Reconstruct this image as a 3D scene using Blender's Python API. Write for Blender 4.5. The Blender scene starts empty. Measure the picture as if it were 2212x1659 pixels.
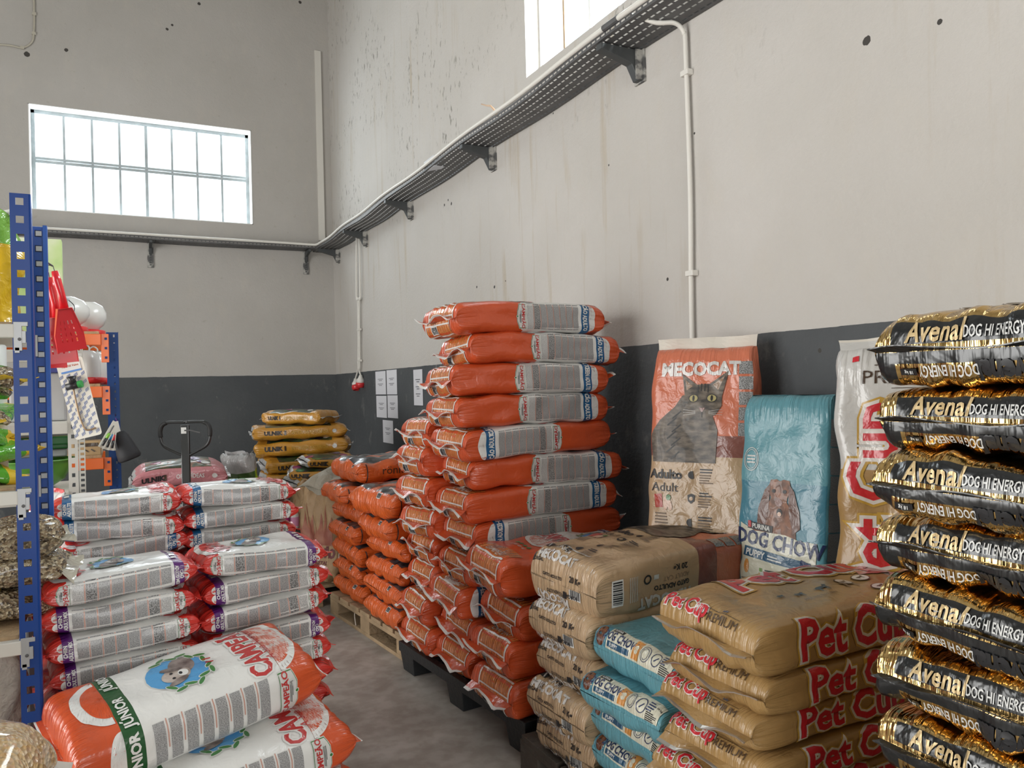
import bpy, bmesh, math, random
import numpy as np
from mathutils import Vector, Matrix
from mathutils.geometry import tessellate_polygon
PI = math.pi
SC = bpy.context.scene
COL = SC.collection

# ------------------------------------------------------------------ camera
F_PX = 1664.0
YAW, RHO, PITCH = math.radians(27.14), 0.0247, 3.5 / 1664
Fw = Vector((math.sin(YAW), math.cos(YAW), 0)); Rt = Vector((math.cos(YAW), -math.sin(YAW), 0)); Up = Vector((0, 0, 1))
F2 = Fw * math.cos(PITCH) + Up * math.sin(PITCH); U2 = Up * math.cos(PITCH) - Fw * math.sin(PITCH)
CX = Rt * math.cos(RHO) - U2 * math.sin(RHO); CY = U2 * math.cos(RHO) + Rt * math.sin(RHO)
cam_d = bpy.data.cameras.new('camera'); cam = bpy.data.objects.new('camera', cam_d); COL.objects.link(cam)
cam_d.sensor_width = 36.0; cam_d.lens = F_PX / 2212 * 36.0; cam_d.clip_start = 0.05; cam_d.clip_end = 200
M = Matrix.Identity(4)
for i in range(3):
    M[i][0] = CX[i]; M[i][1] = CY[i]; M[i][2] = -F2[i]
M[0][3], M[1][3], M[2][3] = 0, 0, 1.5
cam.matrix_world = M
SC.camera = cam

def at(px, py, x=None, y=None, z=None, d=None):
    """world point seen at a photo pixel, on the real plane x=, y=, z= or at forward distance d"""
    r = F2 + CX * ((px - 1106) / F_PX) - CY * ((py - 829.5) / F_PX)
    t = x / r[0] if x is not None else y / r[1] if y is not None else (z - 1.5) / r[2] if z is not None else d
    return Vector((0, 0, 1.5)) + r * t

# ------------------------------------------------------------------ light and exposure
SC.view_settings.view_transform = 'Standard'; SC.view_settings.look = 'None'
SC.view_settings.gamma = 1.0; SC.view_settings.use_curve_mapping = False
SC.view_settings.exposure = 0.12
wd = bpy.data.worlds.new('sky'); SC.world = wd; wd.use_nodes = True
bgn = wd.node_tree.nodes['Background']; bgn.inputs[0].default_value = (0.93, 0.97, 1.0, 1); bgn.inputs[1].default_value = 1.6
def area(name, loc, rot, sx, sy, power, col):
    l = bpy.data.lights.new(name, 'AREA'); l.shape = 'RECTANGLE'; l.size = sx; l.size_y = sy
    l.energy = power; l.color = col
    o = bpy.data.objects.new(name, l); COL.objects.link(o); o.location = loc; o.rotation_euler = rot
    return o
# daylight through the loading door in the left wall, the door behind the camera, and the two high windows
area('door_daylight', (-4.85, 3.2, 1.9), (0, -PI / 2, 0), 3.4, 4.2, 310, (1.0, 0.985, 0.95))
area('front_door_daylight', (0.2, -3.85, 1.9), (PI / 2, 0, 0), 3.2, 3.0, 120, (1.0, 0.975, 0.93))
area('window_daylight', (0.35, 9.95, 4.05), (-PI / 2, 0, 0), 2.7, 1.7, 160, (0.95, 0.98, 1.0))
area('side_window_daylight', (2.95, 3.2, 4.1), (0, PI / 2, 0), 1.7, 2.9, 320, (0.95, 0.98, 1.0))

# ------------------------------------------------------------------ materials
MATS = {}
def nodes(m):
    m.use_nodes = True
    return m.node_tree.nodes, m.node_tree.links
def mat(name, col, rough=0.6, metal=0.0, bump=0.0, bscale=40.0, vary=0.0, vscale=6.0, coat=0.0, uv=None, trans=0.0, alpha=1.0, spec=0.5, pleat=0.0):
    if name in MATS: return MATS[name]
    m = bpy.data.materials.new(name); MATS[name] = m
    ns, ls = nodes(m); b = ns['Principled BSDF']
    b.inputs['Base Color'].default_value = (*col, 1); b.inputs['Roughness'].default_value = rough
    b.inputs['Metallic'].default_value = metal; b.inputs['Coat Weight'].default_value = coat; b.inputs['Coat Roughness'].default_value = 0.12
    b.inputs['Specular IOR Level'].default_value = spec
    b.inputs['Transmission Weight'].default_value = trans; b.inputs['Alpha'].default_value = alpha
    tc = ns.new('ShaderNodeTexCoord'); src = tc.outputs['UV' if uv else 'Object']
    if uv:
        mp = ns.new('ShaderNodeMapping'); mp.inputs['Scale'].default_value = uv; ls.new(src, mp.inputs['Vector']); src = mp.outputs[0]
    if bump:
        n = ns.new('ShaderNodeTexNoise'); n.inputs['Scale'].default_value = bscale; n.inputs['Detail'].default_value = 3
        n.inputs['Distortion'].default_value = 0.6
        ls.new(src, n.inputs['Vector']); bp = ns.new('ShaderNodeBump'); bp.inputs['Strength'].default_value = min(1, bump)
        bp.inputs['Distance'].default_value = 0.02; ls.new(n.outputs['Fac'], bp.inputs['Height'])
        last = bp
        if pleat:
            mp2 = ns.new('ShaderNodeMapping'); mp2.inputs['Scale'].default_value = (5, 70, 1); ls.new(tc.outputs['UV'], mp2.inputs['Vector'])
            n2 = ns.new('ShaderNodeTexNoise'); n2.inputs['Scale'].default_value = 1.0; n2.inputs['Detail'].default_value = 2; n2.inputs['Distortion'].default_value = 0.4
            ls.new(mp2.outputs[0], n2.inputs['Vector'])
            at_ = ns.new('ShaderNodeAttribute'); at_.attribute_name = 'endmask'
            mu = ns.new('ShaderNodeMath'); mu.operation = 'MULTIPLY'; ls.new(n2.outputs['Fac'], mu.inputs[0]); ls.new(at_.outputs['Fac'], mu.inputs[1])
            b2 = ns.new('ShaderNodeBump'); b2.inputs['Strength'].default_value = pleat; b2.inputs['Distance'].default_value = 0.02
            ls.new(mu.outputs[0], b2.inputs['Height']); ls.new(bp.outputs[0], b2.inputs['Normal']); last = b2
        ls.new(last.outputs[0], b.inputs['Normal'])
        if coat: ls.new(last.outputs[0], b.inputs['Coat Normal'])
    if vary:
        n = ns.new('ShaderNodeTexNoise'); n.inputs['Scale'].default_value = vscale; n.inputs['Detail'].default_value = 4
        ls.new(tc.outputs['Object'], n.inputs['Vector'])
        r = ns.new('ShaderNodeValToRGB')
        r.color_ramp.elements[0].position = 0.3; r.color_ramp.elements[1].position = 0.7
        r.color_ramp.elements[0].color = (*[c * (1 - vary) for c in col], 1); r.color_ramp.elements[1].color = (*[min(1, c * (1 + vary * 0.6)) for c in col], 1)
        ls.new(n.outputs['Fac'], r.inputs[0]); ls.new(r.outputs[0], b.inputs['Base Color'])
    return m
def film(name, col, rough=0.32, bump=0.22, coat=0.35, **k):      # printed plastic sack film
    return mat(name, col, rough, bump=bump, bscale=22, coat=coat, pleat=k.pop('pleat', 0.55), **k)
def ramp_mat(name, tex, scale, stops, rough=0.5, bump=0.0, coat=0.0, uvs=None, const=False):
    if name in MATS: return MATS[name]
    m = bpy.data.materials.new(name); MATS[name] = m
    ns, ls = nodes(m); b = ns['Principled BSDF']; b.inputs['Roughness'].default_value = rough; b.inputs['Coat Weight'].default_value = coat
    tc = ns.new('ShaderNodeTexCoord'); src = tc.outputs['UV' if uvs else 'Object']
    if uvs:
        mp = ns.new('ShaderNodeMapping'); mp.inputs['Scale'].default_value = uvs; ls.new(src, mp.inputs['Vector']); src = mp.outputs[0]
    if tex == 'vor':
        t = ns.new('ShaderNodeTexVoronoi'); out = t.outputs['Color']; h = t.outputs['Distance']
    else:
        t = ns.new('ShaderNodeTexNoise'); t.inputs['Detail'].default_value = 4; out = t.outputs['Fac']; h = out
    t.inputs['Scale'].default_value = scale; ls.new(src, t.inputs['Vector'])
    r = ns.new('ShaderNodeValToRGB')
    if const: r.color_ramp.interpolation = 'CONSTANT'
    el = r.color_ramp.elements
    while len(el) < len(stops): el.new(0.5)
    for e, (p, c) in zip(el, stops): e.position = p; e.color = (*c, 1)
    ls.new(out, r.inputs[0]); ls.new(r.outputs[0], b.inputs['Base Color'])
    if bump:
        bp = ns.new('ShaderNodeBump'); bp.inputs['Strength'].default_value = bump; bp.inputs['Distance'].default_value = 0.01
        ls.new(h, bp.inputs['Height']); ls.new(bp.outputs[0], b.inputs['Normal'])
    return m

# ------------------------------------------------------------------ mesh helpers
def setp(o, label=None, cat=None, group=None, kind=None):
    for k, v in (('label', label), ('category', cat), ('group', group), ('kind', kind)):
        if v: o[k] = v
    return o
class MB:
    def __init__(s): s.v = []; s.f = []; s.m = []; s.mats = []
    def mi(s, m):
        if m not in s.mats: s.mats.append(m)
        return s.mats.index(m)
    def add(s, v, f, m):
        o = len(s.v); s.v += [tuple(p) for p in v]; s.f += [tuple(i + o for i in q) for q in f]; s.m += [s.mi(m)] * len(f)
    def box(s, c, d, m, rot=None):
        hx, hy, hz = d[0] / 2, d[1] / 2, d[2] / 2
        vs = [Vector((x, y, z)) for x in (-hx, hx) for y in (-hy, hy) for z in (-hz, hz)]
        if rot is not None: vs = [rot @ q for q in vs]
        s.add([q + Vector(c) for q in vs], [(0, 1, 3, 2), (4, 6, 7, 5), (0, 4, 5, 1), (2, 3, 7, 6), (0, 2, 6, 4), (1, 5, 7, 3)], m)
    def bar(s, a, b, w, h, m):
        a, b = Vector(a), Vector(b); d = b - a
        s.box((a + b) / 2, (d.length, w, h), m, d.to_track_quat('X', 'Z').to_matrix())
    def tube(s, pts, r, m, n=10, cap=True):
        pts = [Vector(p) for p in pts]; k = len(pts); rs = r if isinstance(r, (list, tuple)) else [r] * k
        vs = []; prev = None
        for i, p in enumerate(pts):
            d = (pts[min(i + 1, k - 1)] - pts[max(i - 1, 0)]).normalized()
            if prev is None:
                u = d.orthogonal().normalized()
            else:
                u = (prev - d * prev.dot(d)).normalized()
            prev = u; w = d.cross(u)
            vs += [p + (u * math.cos(2 * PI * j / n) + w * math.sin(2 * PI * j / n)) * rs[i] for j in range(n)]
        fs = [(i * n + j, i * n + (j + 1) % n, (i + 1) * n + (j + 1) % n, (i + 1) * n + j) for i in range(k - 1) for j in range(n)]
        if cap: fs += [tuple(range(n))[::-1], tuple(range((k - 1) * n, k * n))]
        s.add(vs, fs, m)
    def lathe(s, c, prof, m, n=24, axis='Z', sq=0.0):
        """prof: (r, h) pairs"""
        vs = []
        for r, h in prof:
            for j in range(n):
                t = 2 * PI * j / n; x, y = r * math.cos(t), r * math.sin(t)
                if sq: e = 2 / (2 + sq * 6); x = r * math.copysign(abs(math.cos(t)) ** e, math.cos(t)); y = r * math.copysign(abs(math.sin(t)) ** e, math.sin(t))
                q = {'Z': (x, y, h), 'X': (h, x, y), 'Y': (x, h, y)}[axis]
                vs.append(Vector(q) + Vector(c))
        k = len(prof)
        fs = [(i * n + j, i * n + (j + 1) % n, (i + 1) * n + (j + 1) % n, (i + 1) * n + j) for i in range(k - 1) for j in range(n)]
        s.add(vs, fs, m)
    def prism(s, pts, h0, h1, m, plane='XZ'):
        """polygon pts extruded along the remaining axis from h0 to h1"""
        def P(p, h): return {'XZ': (p[0], h, p[1]), 'XY': (p[0], p[1], h), 'YZ': (h, p[0], p[1])}[plane]
        n = len(pts); vs = [P(p, h0) for p in pts] + [P(p, h1) for p in pts]
        tr = tessellate_polygon([[Vector((p[0], p[1], 0)) for p in pts]])
        fs = [tuple(t) for t in tr] + [tuple(i + n for i in t[::-1]) for t in tr] + [(i, (i + 1) % n, n + (i + 1) % n, n + i) for i in range(n)]
        s.add(vs, fs, m)
    def obj(s, name, parent=None, smooth=False, loc=None, bevel=0.0):
        me = bpy.data.meshes.new(name); me.from_pydata(s.v, [], s.f)
        for m in s.mats: me.materials.append(m)
        me.polygons.foreach_set('material_index', s.m)
        bm = bmesh.new(); bm.from_mesh(me); bmesh.ops.recalc_face_normals(bm, faces=bm.faces[:]); bm.to_mesh(me); bm.free()
        if smooth: me.shade_smooth()
        me.update()
        o = bpy.data.objects.new(name, me); COL.objects.link(o)
        if parent: o.parent = parent
        if loc is not None: o.location = loc
        if bevel:
            b = o.modifiers.new('bevel', 'BEVEL'); b.width = bevel; b.segments = 2; b.limit_method = 'ANGLE'; b.angle_limit = 0.7
        return o
def empty(name, loc, rz=0.0, **k):
    o = bpy.data.objects.new(name, None); COL.objects.link(o); o.location = loc; o.rotation_euler = (0, 0, rz); o.empty_display_size = 0.05
    return setp(o, **k)
def one(name, m, shape, parent=None, smooth=False, bevel=0.0, **k):
    b = MB(); shape(b, m); return setp(b.obj(name, parent, smooth, bevel=bevel), **k)

# ------------------------------------------------------------------ flat shapes for print
def refine(v, t, mx):
    v = [tuple(p) for p in v]; t = [tuple(q) for q in t]
    for _ in range(5):
        out = []; cache = {}; ch = False
        def mid(i, j):
            k = (min(i, j), max(i, j))
            if k not in cache:
                cache[k] = len(v); v.append(((v[i][0] + v[j][0]) / 2, (v[i][1] + v[j][1]) / 2))
            return cache[k]
        for a, b, c in t:
            l = [math.dist(v[a], v[b]), math.dist(v[b], v[c]), math.dist(v[c], v[a])]; mm = max(l)
            if mm <= mx: out.append((a, b, c)); continue
            ch = True
            if min(l) < mm * 0.4:       # long thin: bisect the longest edge
                k = l.index(mm); a, b, c = [(a, b, c), (b, c, a), (c, a, b)][k]
                m_ = mid(a, b); out += [(a, m_, c), (m_, b, c)]
            else:
                x, y, z = mid(a, b), mid(b, c), mid(c, a); out += [(a, x, z), (x, b, y), (z, y, c), (x, y, z)]
        t = out
        if not ch: break
    return v, t
TEXTS = {}
def text2d(s, bold=0.0, shear=0.0, space=1.0):
    k = (s, bold, shear, space)
    if k in TEXTS: return TEXTS[k]
    cu = bpy.data.curves.new('t', 'FONT'); cu.body = s; cu.offset = bold; cu.shear = shear; cu.resolution_u = 2; cu.space_character = space
    cu.align_x = 'CENTER'; cu.align_y = 'CENTER'; cu.fill_mode = 'FRONT'
    o = bpy.data.objects.new('t', cu); COL.objects.link(o)
    bpy.context.view_layer.update(); oe = o.evaluated_get(bpy.context.evaluated_depsgraph_get())
    me = oe.to_mesh(); me.calc_loop_triangles()
    v = np.array([p.co[:2] for p in me.vertices]); t = np.array([q.vertices[:] for q in me.loop_triangles])
    oe.to_mesh_clear(); bpy.data.objects.remove(o); bpy.data.curves.remove(cu)
    v[:, 1] -= (v[:, 1].max() + v[:, 1].min()) / 2; v[:, 0] -= (v[:, 0].max() + v[:, 0].min()) / 2
    v /= 0.70   # cap height becomes 1
    TEXTS[k] = (v, t); return TEXTS[k]
class Print:
    """flat print in sack coordinates: a along the length, b round the girth (0 = middle of front side, B/4 = middle of top)"""
    def __init__(s, A, B): s.A, s.B = A, B; s.items = []; s.zones = []; s.empty = True
    def zone(s, a0, a1, b0, b1, m): s.zones.append([a0, a1, b0, b1, m])   # colour of the film itself, follows the mesh
    def put(s, v, t, m, layer, a=0, b=0, r=0, mx=0.022):
        v, t = refine(v, t, mx)
        v = np.array(v, float).reshape(-1, 2); c, q = math.cos(r), math.sin(r)
        v = v @ np.array([[c, q], [-q, c]]) + np.array([a, b])
        s.items.append((v, np.array(t, int).reshape(-1, 3), m, layer))
    def poly(s, pts, m, layer=0, a=0, b=0, r=0, sc=1.0):
        pts = [(p[0] * sc, p[1] * sc) for p in pts]
        s.put(pts, tessellate_polygon([[Vector((*p, 0)) for p in pts]]), m, layer, a, b, r)
    def rect(s, a0, a1, b0, b1, m, layer=0):
        na = max(1, math.ceil((a1 - a0) / 0.02)); nb = max(1, math.ceil((b1 - b0) / 0.02))
        v = [(a0 + (a1 - a0) * i / na, b0 + (b1 - b0) * j / nb) for i in range(na + 1) for j in range(nb + 1)]
        t = []
        for i in range(na):
            for j in range(nb):
                k = i * (nb + 1) + j; t += [(k, k + nb + 1, k + nb + 2), (k, k + nb + 2, k + 1)]
        s.items.append((np.array(v), np.array(t), m, layer))
    def box(s, a, b, w, h, m, layer=0, r=0):
        s.poly([(-w / 2, -h / 2), (w / 2, -h / 2), (w / 2, h / 2), (-w / 2, h / 2)], m, layer, a, b, r)
    def ell(s, a, b, ra, rb, m, layer=0, r=0, n=20, t0=0, t1=2 * PI):
        s.poly([(ra * math.cos(t0 + (t1 - t0) * i / n), rb * math.sin(t0 + (t1 - t0) * i / n)) for i in range(n + (t1 - t0 < 6))], m, layer, a, b, r)
    def ring(s, a, b, ra, rb, w, m, layer=0, n=24):
        v = []
        for i in range(n):
            c, q = math.cos(2 * PI * i / n), math.sin(2 * PI * i / n); v += [(ra * c, rb * q), ((ra - w) * c, (rb - w) * q)]
        t = []
        for i in range(n):
            k, l = 2 * i, 2 * ((i + 1) % n); t += [(k, l, l + 1), (k, l + 1, k + 1)]
        s.put(v, t, m, layer, a, b)
    def text(s, st, a, b, h, m, layer=2, r=0, bold=0.02, shear=0, sx=1.0, outline=None, ow=0.06, space=1.0):
        if not st.strip(): return
        if outline:
            v, t = text2d(st, bold + ow, shear, space); s.put(v * [h * sx, h], t, outline, layer - 1, a, b, r)
        v, t = text2d(st, bold, shear, space); s.put(v * [h * sx, h], t, m, layer, a, b, r)
    def lines(s, a, b, w, h, n, m, layer=2, r=0, seed=1):
        rg = random.Random(seed); c, q = math.cos(r), math.sin(r)
        for i in range(n):
            y = h / 2 - h * (i + 0.5) / n; ww = w * rg.uniform(0.6, 1)
            x = -w / 2 + ww / 2
            s.box(a + x * c - y * q, b + x * q + y * c, ww, h / n * 0.5, m, layer, r)
    def barcode(s, a, b, w, h, r=0, layer=2):
        s.box(a, b, w * 1.2, h * 1.25, WHITE, layer, r); rg = random.Random(3); c, q = math.cos(r), math.sin(r); x = -w / 2
        while x < w / 2:
            bw = rg.choice((0.03, 0.045, 0.07)) * w; s.box(a + (x + bw / 2) * c, b + (x + bw / 2) * q, bw, h, BLACK, layer + 1, r); x += bw + rg.choice((0.03, 0.04)) * w
    def done(s):
        s.mats = []; V = []; T = []; I = []; O = []; n = 0
        for v, t, m, l in s.items:
            if m not in s.mats: s.mats.append(m)
            V.append(v); T.append(t + n); n += len(v); I += [s.mats.index(m)] * len(t); O += [0.0012 + 0.0006 * l] * len(v)
        s.empty = not V
        if V: s.V = np.concatenate(V); s.T = np.concatenate(T); s.I = np.array(I); s.O = np.array(O)
        s.items = []
        return s

# ------------------------------------------------------------------ sacks
def profile(L, H, e0, e1, nt):
    t = np.linspace(-1, 1, 1601)
    def hs(t, e): return (1 - np.abs(t) ** e[0]).clip(0) ** (1 / e[1])
    h = np.where(t < 0, hs(t, e0), hs(t, e1)); x = t * L / 2
    s = np.concatenate([[0], np.cumsum(np.hypot(np.diff(x), np.diff(h) * H / 2))]); A = s[-1]
    return s, t, h, A
def section(W, H, m, nb):
    th = np.linspace(0, 2 * PI, 2401)
    y = -W / 2 * np.sign(np.cos(th)) * np.abs(np.cos(th)) ** (2 / m); z = H / 2 * np.sign(np.sin(th)) * np.abs(np.sin(th)) ** (2 / m)
    s = np.concatenate([[0], np.cumsum(np.hypot(np.diff(y), np.diff(z)))]); B = s[-1]
    return s, y, z, B
PINCH, BLUNT, SOFT = (8, 1.7), (28, 2.4), (15, 2.1)
class Sack:
    """a kind of sack: size, end shapes, base film and its print"""
    def __init__(s, L, W, H, base, ends=(BLUNT, BLUNT), m=6.5, nt=44, nb=56, gusset=0.06, seam=(0.03, None, None), wr=1.0, narrow=0.06):
        s.L, s.W, s.H, s.base, s.ends, s.m, s.nt, s.nb, s.g, s.seam, s.wr, s.narrow = L, W, H, base, ends, m, nt, nb, gusset, seam, wr, narrow
        s.fa = profile(L, H, ends[0], ends[1], nt); s.fb = section(W, H, m, nb); s.A, s.B = s.fa[3], s.fb[3]
        s.print = Print(s.A, s.B); s.ready = False
    def finish(s):
        s.ready = True; z = s.print.zones
        def snap(q, vals):
            q = q.copy(); used = {0, len(q) - 1}
            for v in vals:
                for i in np.argsort(np.abs(q - v)):
                    if abs(q[i] - v) < 1e-6: used.add(int(i)); break
                    if int(i) not in used and q[i - 1] < v < q[i + 1]: q[i] = v; used.add(int(i)); break
            return q
        s.qa = snap(np.linspace(-s.A / 2, s.A / 2, s.nt + 1), [v for q in z for v in q[:2]]); s.qb = snap(np.linspace(0, s.B, s.nb + 1), [v % s.B for q in z for v in q[2:4] if abs(q[3] - q[2]) < s.B * 0.99])
        f, t, h, A = s.fa; s.t = np.interp(s.qa + A / 2, f, t); s.h = np.interp(s.qa + A / 2, f, h)
        f, y, zz, B = s.fb; s.y = np.interp(s.qb, f, y); s.z = np.interp(s.qb, f, zz)
def smoothstep(x): x = np.clip(x, 0, 1); return x * x * (3 - 2 * x)
def make_sack(k, name, loc, rz=0.0, rx=0.0, ry=0.0, seed=0, sag=0.0, hsc=1.0, wsc=1.0, lsc=1.0, label=None, cat='sack', group=None, plain=False, dents=0.0, order='ZYX', seams=(True, True), stand=0.0):
    if not k.ready: k.finish()
    rg = np.random.default_rng(seed)
    T = k.t[:, None]; Hh = k.h[:, None]; Y = k.y[None, :]; Z = k.z[None, :]
    at_ = np.abs(T)
    w = 1 - k.narrow * at_ ** 6
    x = T * k.L / 2 * np.ones_like(Y); hh = np.maximum(Hh, 0.035)
    y = Y * w; z = Z * hh
    # gusset crease on the long sides, deeper to the ends
    g = k.g * (0.35 + 0.65 * at_ ** 3) * np.exp(-(Z / (0.16 * k.H)) ** 2) * smoothstep((np.abs(Y) / (k.W / 2) - 0.7) / 0.3)
    y = y * (1 - g)
    P = np.stack([x, y, z], -1)
    n = P.shape
    def normals(P):
        da = np.gradient(P, axis=0); db = np.empty_like(P); db[:, 1:-1] = P[:, 2:] - P[:, :-2]; db[:, 0] = P[:, 1] - P[:, -2]; db[:, -1] = db[:, 0]
        N = np.cross(da, db); N /= np.linalg.norm(N, axis=-1, keepdims=True) + 1e-9
        return N
    N = normals(P)
    if (N[n[0] // 2, 0, 1]) > 0: N = -N
    # wrinkles
    a = x; bb = k.qb[None, :] * np.ones_like(x); d = np.zeros_like(x); c0 = 2 * PI / k.B
    for _ in range(7):
        fa = rg.uniform(8, 34); fb = round(rg.uniform(1, 7)) * c0 * rg.choice([-1, 1]); d += rg.normal() * np.sin(a * fa + bb * fb + rg.uniform(0, 6.3)) * 0.0013
    for _ in range(4):   # sharp creases
        fa = rg.uniform(10, 26); fb = round(rg.uniform(2, 6)) * c0 * rg.choice([-1, 1])
        d += -0.0022 * (1 - np.abs(np.sin(a * fa / 2 + bb * fb / 2 * 2 + rg.uniform(0, 6.3)))) ** 3 * (0.4 + 0.6 * smoothstep((at_ - 0.2) / 0.8))
    e = smoothstep((at_ - 0.72) / 0.2)
    for _ in range(3):
        d += e * 0.0016 * np.sin(bb * round(rg.uniform(7, 15)) * c0 + rg.uniform(0, 6) + a * rg.uniform(-8, 8))
    d *= k.wr
    for _ in range(int(dents * 4)):
        ca, cb = rg.uniform(-k.L / 2, k.L / 2) * 0.8, rg.uniform(0, k.B); dd = np.abs(bb - cb); dd = np.minimum(dd, k.B - dd)
        d += -0.012 * np.exp(-((a - ca) ** 2 + dd ** 2) / 0.05 ** 2)
    d *= 1 - 0.6 * smoothstep((at_ - 0.985) / 0.015)
    P = P + N * d[..., None]
    P[..., 0] *= lsc; P[..., 1] *= wsc; P[..., 2] *= hsc
    P[:, -1] = P[:, 0]
    xx = P[..., 0] / (k.L / 2)
    P[..., 2] -= sag * np.abs(xx) ** 2 + rg.normal() * 0.004 * xx
    P[..., 2] += rg.normal() * 0.004 * xx * P[..., 1] / (k.W / 2)
    if stand:   # upright sack: contents slump down so the lower end is fat and the top is slack and thin
        u = (xx + 1) / 2
        P[..., 2] *= 1.12 - stand * u
    N = normals(P)
    if (N[n[0] // 2, 0, 1]) > 0: N = -N
    N[:, -1] = N[:, 0]
    nb = n[1] - 1
    V = P[:, :-1].reshape(-1, 3); nt = n[0]
    I = np.arange(nt * nb).reshape(nt, nb); J = np.roll(I, -1, 1)
    Q = np.stack([I[:-1], I[1:], J[1:], J[:-1]], -1).reshape(-1, 4)
    al = k.qa[:, None] * np.ones((1, nb)); bl = k.qb[:-1][None, :] * np.ones((nt, 1))
    uvv = np.stack([al, np.minimum(bl, k.B - bl)], -1).reshape(-1, 2)
    em = smoothstep((np.abs(al).reshape(-1) / (k.A / 2) - 0.62) / 0.2)
    faces = [tuple(q) for q in Q.tolist()] + [tuple(I[0].tolist()), tuple(I[-1][::-1].tolist())]
    pr = k.print; mats = [k.base]; zm = np.zeros((nt - 1, nb), int)
    ca = ((k.qa[1:] + k.qa[:-1]) / 2)[:, None]; cb = ((k.qb[1:] + k.qb[:-1]) / 2)[None, :]
    for z0, z1, y0, y1, m_ in pr.zones:
        if m_ not in mats: mats.append(m_)
        ins = (ca >= z0) & (ca <= z1) & ((((cb - y0) % k.B) <= (y1 - y0)) | (y1 - y0 >= k.B * 0.99)); zm[ins] = mats.index(m_)
    nz = len(mats); mi = zm.reshape(-1).tolist() + [int(zm[0, 0]), int(zm[-1, 0])]
    if not plain and not pr.empty:
        va = np.clip(np.interp(pr.V[:, 0], k.qa, np.arange(nt)), 0, nt - 1.0001); vb = np.interp(pr.V[:, 1] % k.B, k.qb, np.arange(nb + 1))
        i0 = va.astype(int); j0 = np.minimum(vb.astype(int), nb - 1); fa = (va - i0)[:, None]; fb = (vb - j0)[:, None]
        def bil(G): return (G[i0, j0] * (1 - fa) + G[i0 + 1, j0] * fa) * (1 - fb) + (G[i0, j0 + 1] * (1 - fa) + G[i0 + 1, j0 + 1] * fa) * fb
        Vd = bil(P) + bil(N) * pr.O[:, None]
        o = len(V); V = np.concatenate([V, Vd]); uvv = np.concatenate([uvv, pr.V]); em = np.concatenate([em, smoothstep((np.abs(pr.V[:, 0]) / (k.A / 2) - 0.62) / 0.2)])
        faces += [tuple(q) for q in (pr.T + o).tolist()]; mi += (pr.I + nz).tolist(); mats += pr.mats
    me = bpy.data.meshes.new(name); me.from_pydata(V.tolist(), [], faces)
    for m_ in mats: me.materials.append(m_)
    me.polygons.foreach_set('material_index', mi)
    # print must face outwards like the film
    me.shade_smooth()
    uvl = me.uv_layers.new(name='UVMap'); li = np.empty(len(me.loops), int); me.loops.foreach_get('vertex_index', li)
    uvl.data.foreach_set('uv', uvv[li].reshape(-1).astype(np.float32))
    at2 = me.attributes.new('endmask', 'FLOAT', 'POINT'); at2.data.foreach_set('value', em.astype(np.float32))
    me.update()
    o = bpy.data.objects.new(name, me); COL.objects.link(o); setp(o, label, cat, group)
    R = Matrix.Rotation(rz, 3, 'Z') @ Matrix.Rotation(ry, 3, 'Y') @ Matrix.Rotation(rx, 3, 'X')
    o.rotation_euler = R.to_euler(); o.location = loc
    # end seams
    sl, sm, se = k.seam
    if sm:
        for q, e_ in ((0, 0), (nt - 1, 1)):
            if not seams[e_]: continue
            row = P[q]; fr = row[0]; bk = row[nb // 2]; sg = -1 if e_ == 0 else 1
            mb = MB(); nn = 14; top = []; droop = rg.uniform(-0.6, 0.5); ph = rg.uniform(0, 6)
            cols = []
            for i in range(nn + 1):
                u = i / nn; base = fr * (1 - u) + bk * u; c = []
                for s_, ext in ((0, -0.004), (1, sl * 0.4), (2, sl * 0.75), (3, sl)):
                    flare = 1 + 0.05 * s_ / 3
                    zz = base[2] + droop * ext * 0.8 + math.sin(u * 9 + ph) * ext * 0.4 + math.sin(u * 23 + ph * 2) * ext * 0.08
                    c.append((base[0] + sg * ext * (1 - 0.15 * abs(math.sin(u * 5 + ph))), base[1] * flare, zz))
                cols.append(c)
            vs = [(p[0], p[1], p[2] + dz) for dz in (-0.0012, 0.0012) for c in cols for p in c]; m4 = (nn + 1) * 4
            for lo in range(3):
                mm = se if (lo == 2 and se) else sm; fs = []
                for i in range(nn):
                    q0 = i * 4 + lo; fs += [(q0, q0 + 4, q0 + 5, q0 + 1), (m4 + q0, m4 + q0 + 1, m4 + q0 + 5, m4 + q0 + 4)]
                if lo == 2:
                    for i in range(nn): q0 = i * 4 + 3; fs.append((q0, q0 + 4, m4 + q0 + 4, m4 + q0))
                fs += [(lo, lo + 1, m4 + lo + 1, m4 + lo), (nn * 4 + lo, m4 + nn * 4 + lo, m4 + nn * 4 + lo + 1, nn * 4 + lo + 1)]
                if lo == 0: mb.add(vs, fs, mm); first = len(mb.v)
                else:
                    mb.f += [tuple(f_) for f_ in fs]; mb.m += [mb.mi(mm)] * len(fs)
            mb.obj('end_seam', o, smooth=False)
    return o
ORD = ['top', 'second', 'third', 'fourth', 'fifth', 'sixth', 'seventh', 'eighth', 'ninth', 'tenth', 'eleventh', 'twelfth', 'thirteenth', 'fourteenth']
def nth(i): return 'topmost' if i == 0 else ORD[i] + ' from the top'
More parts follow.
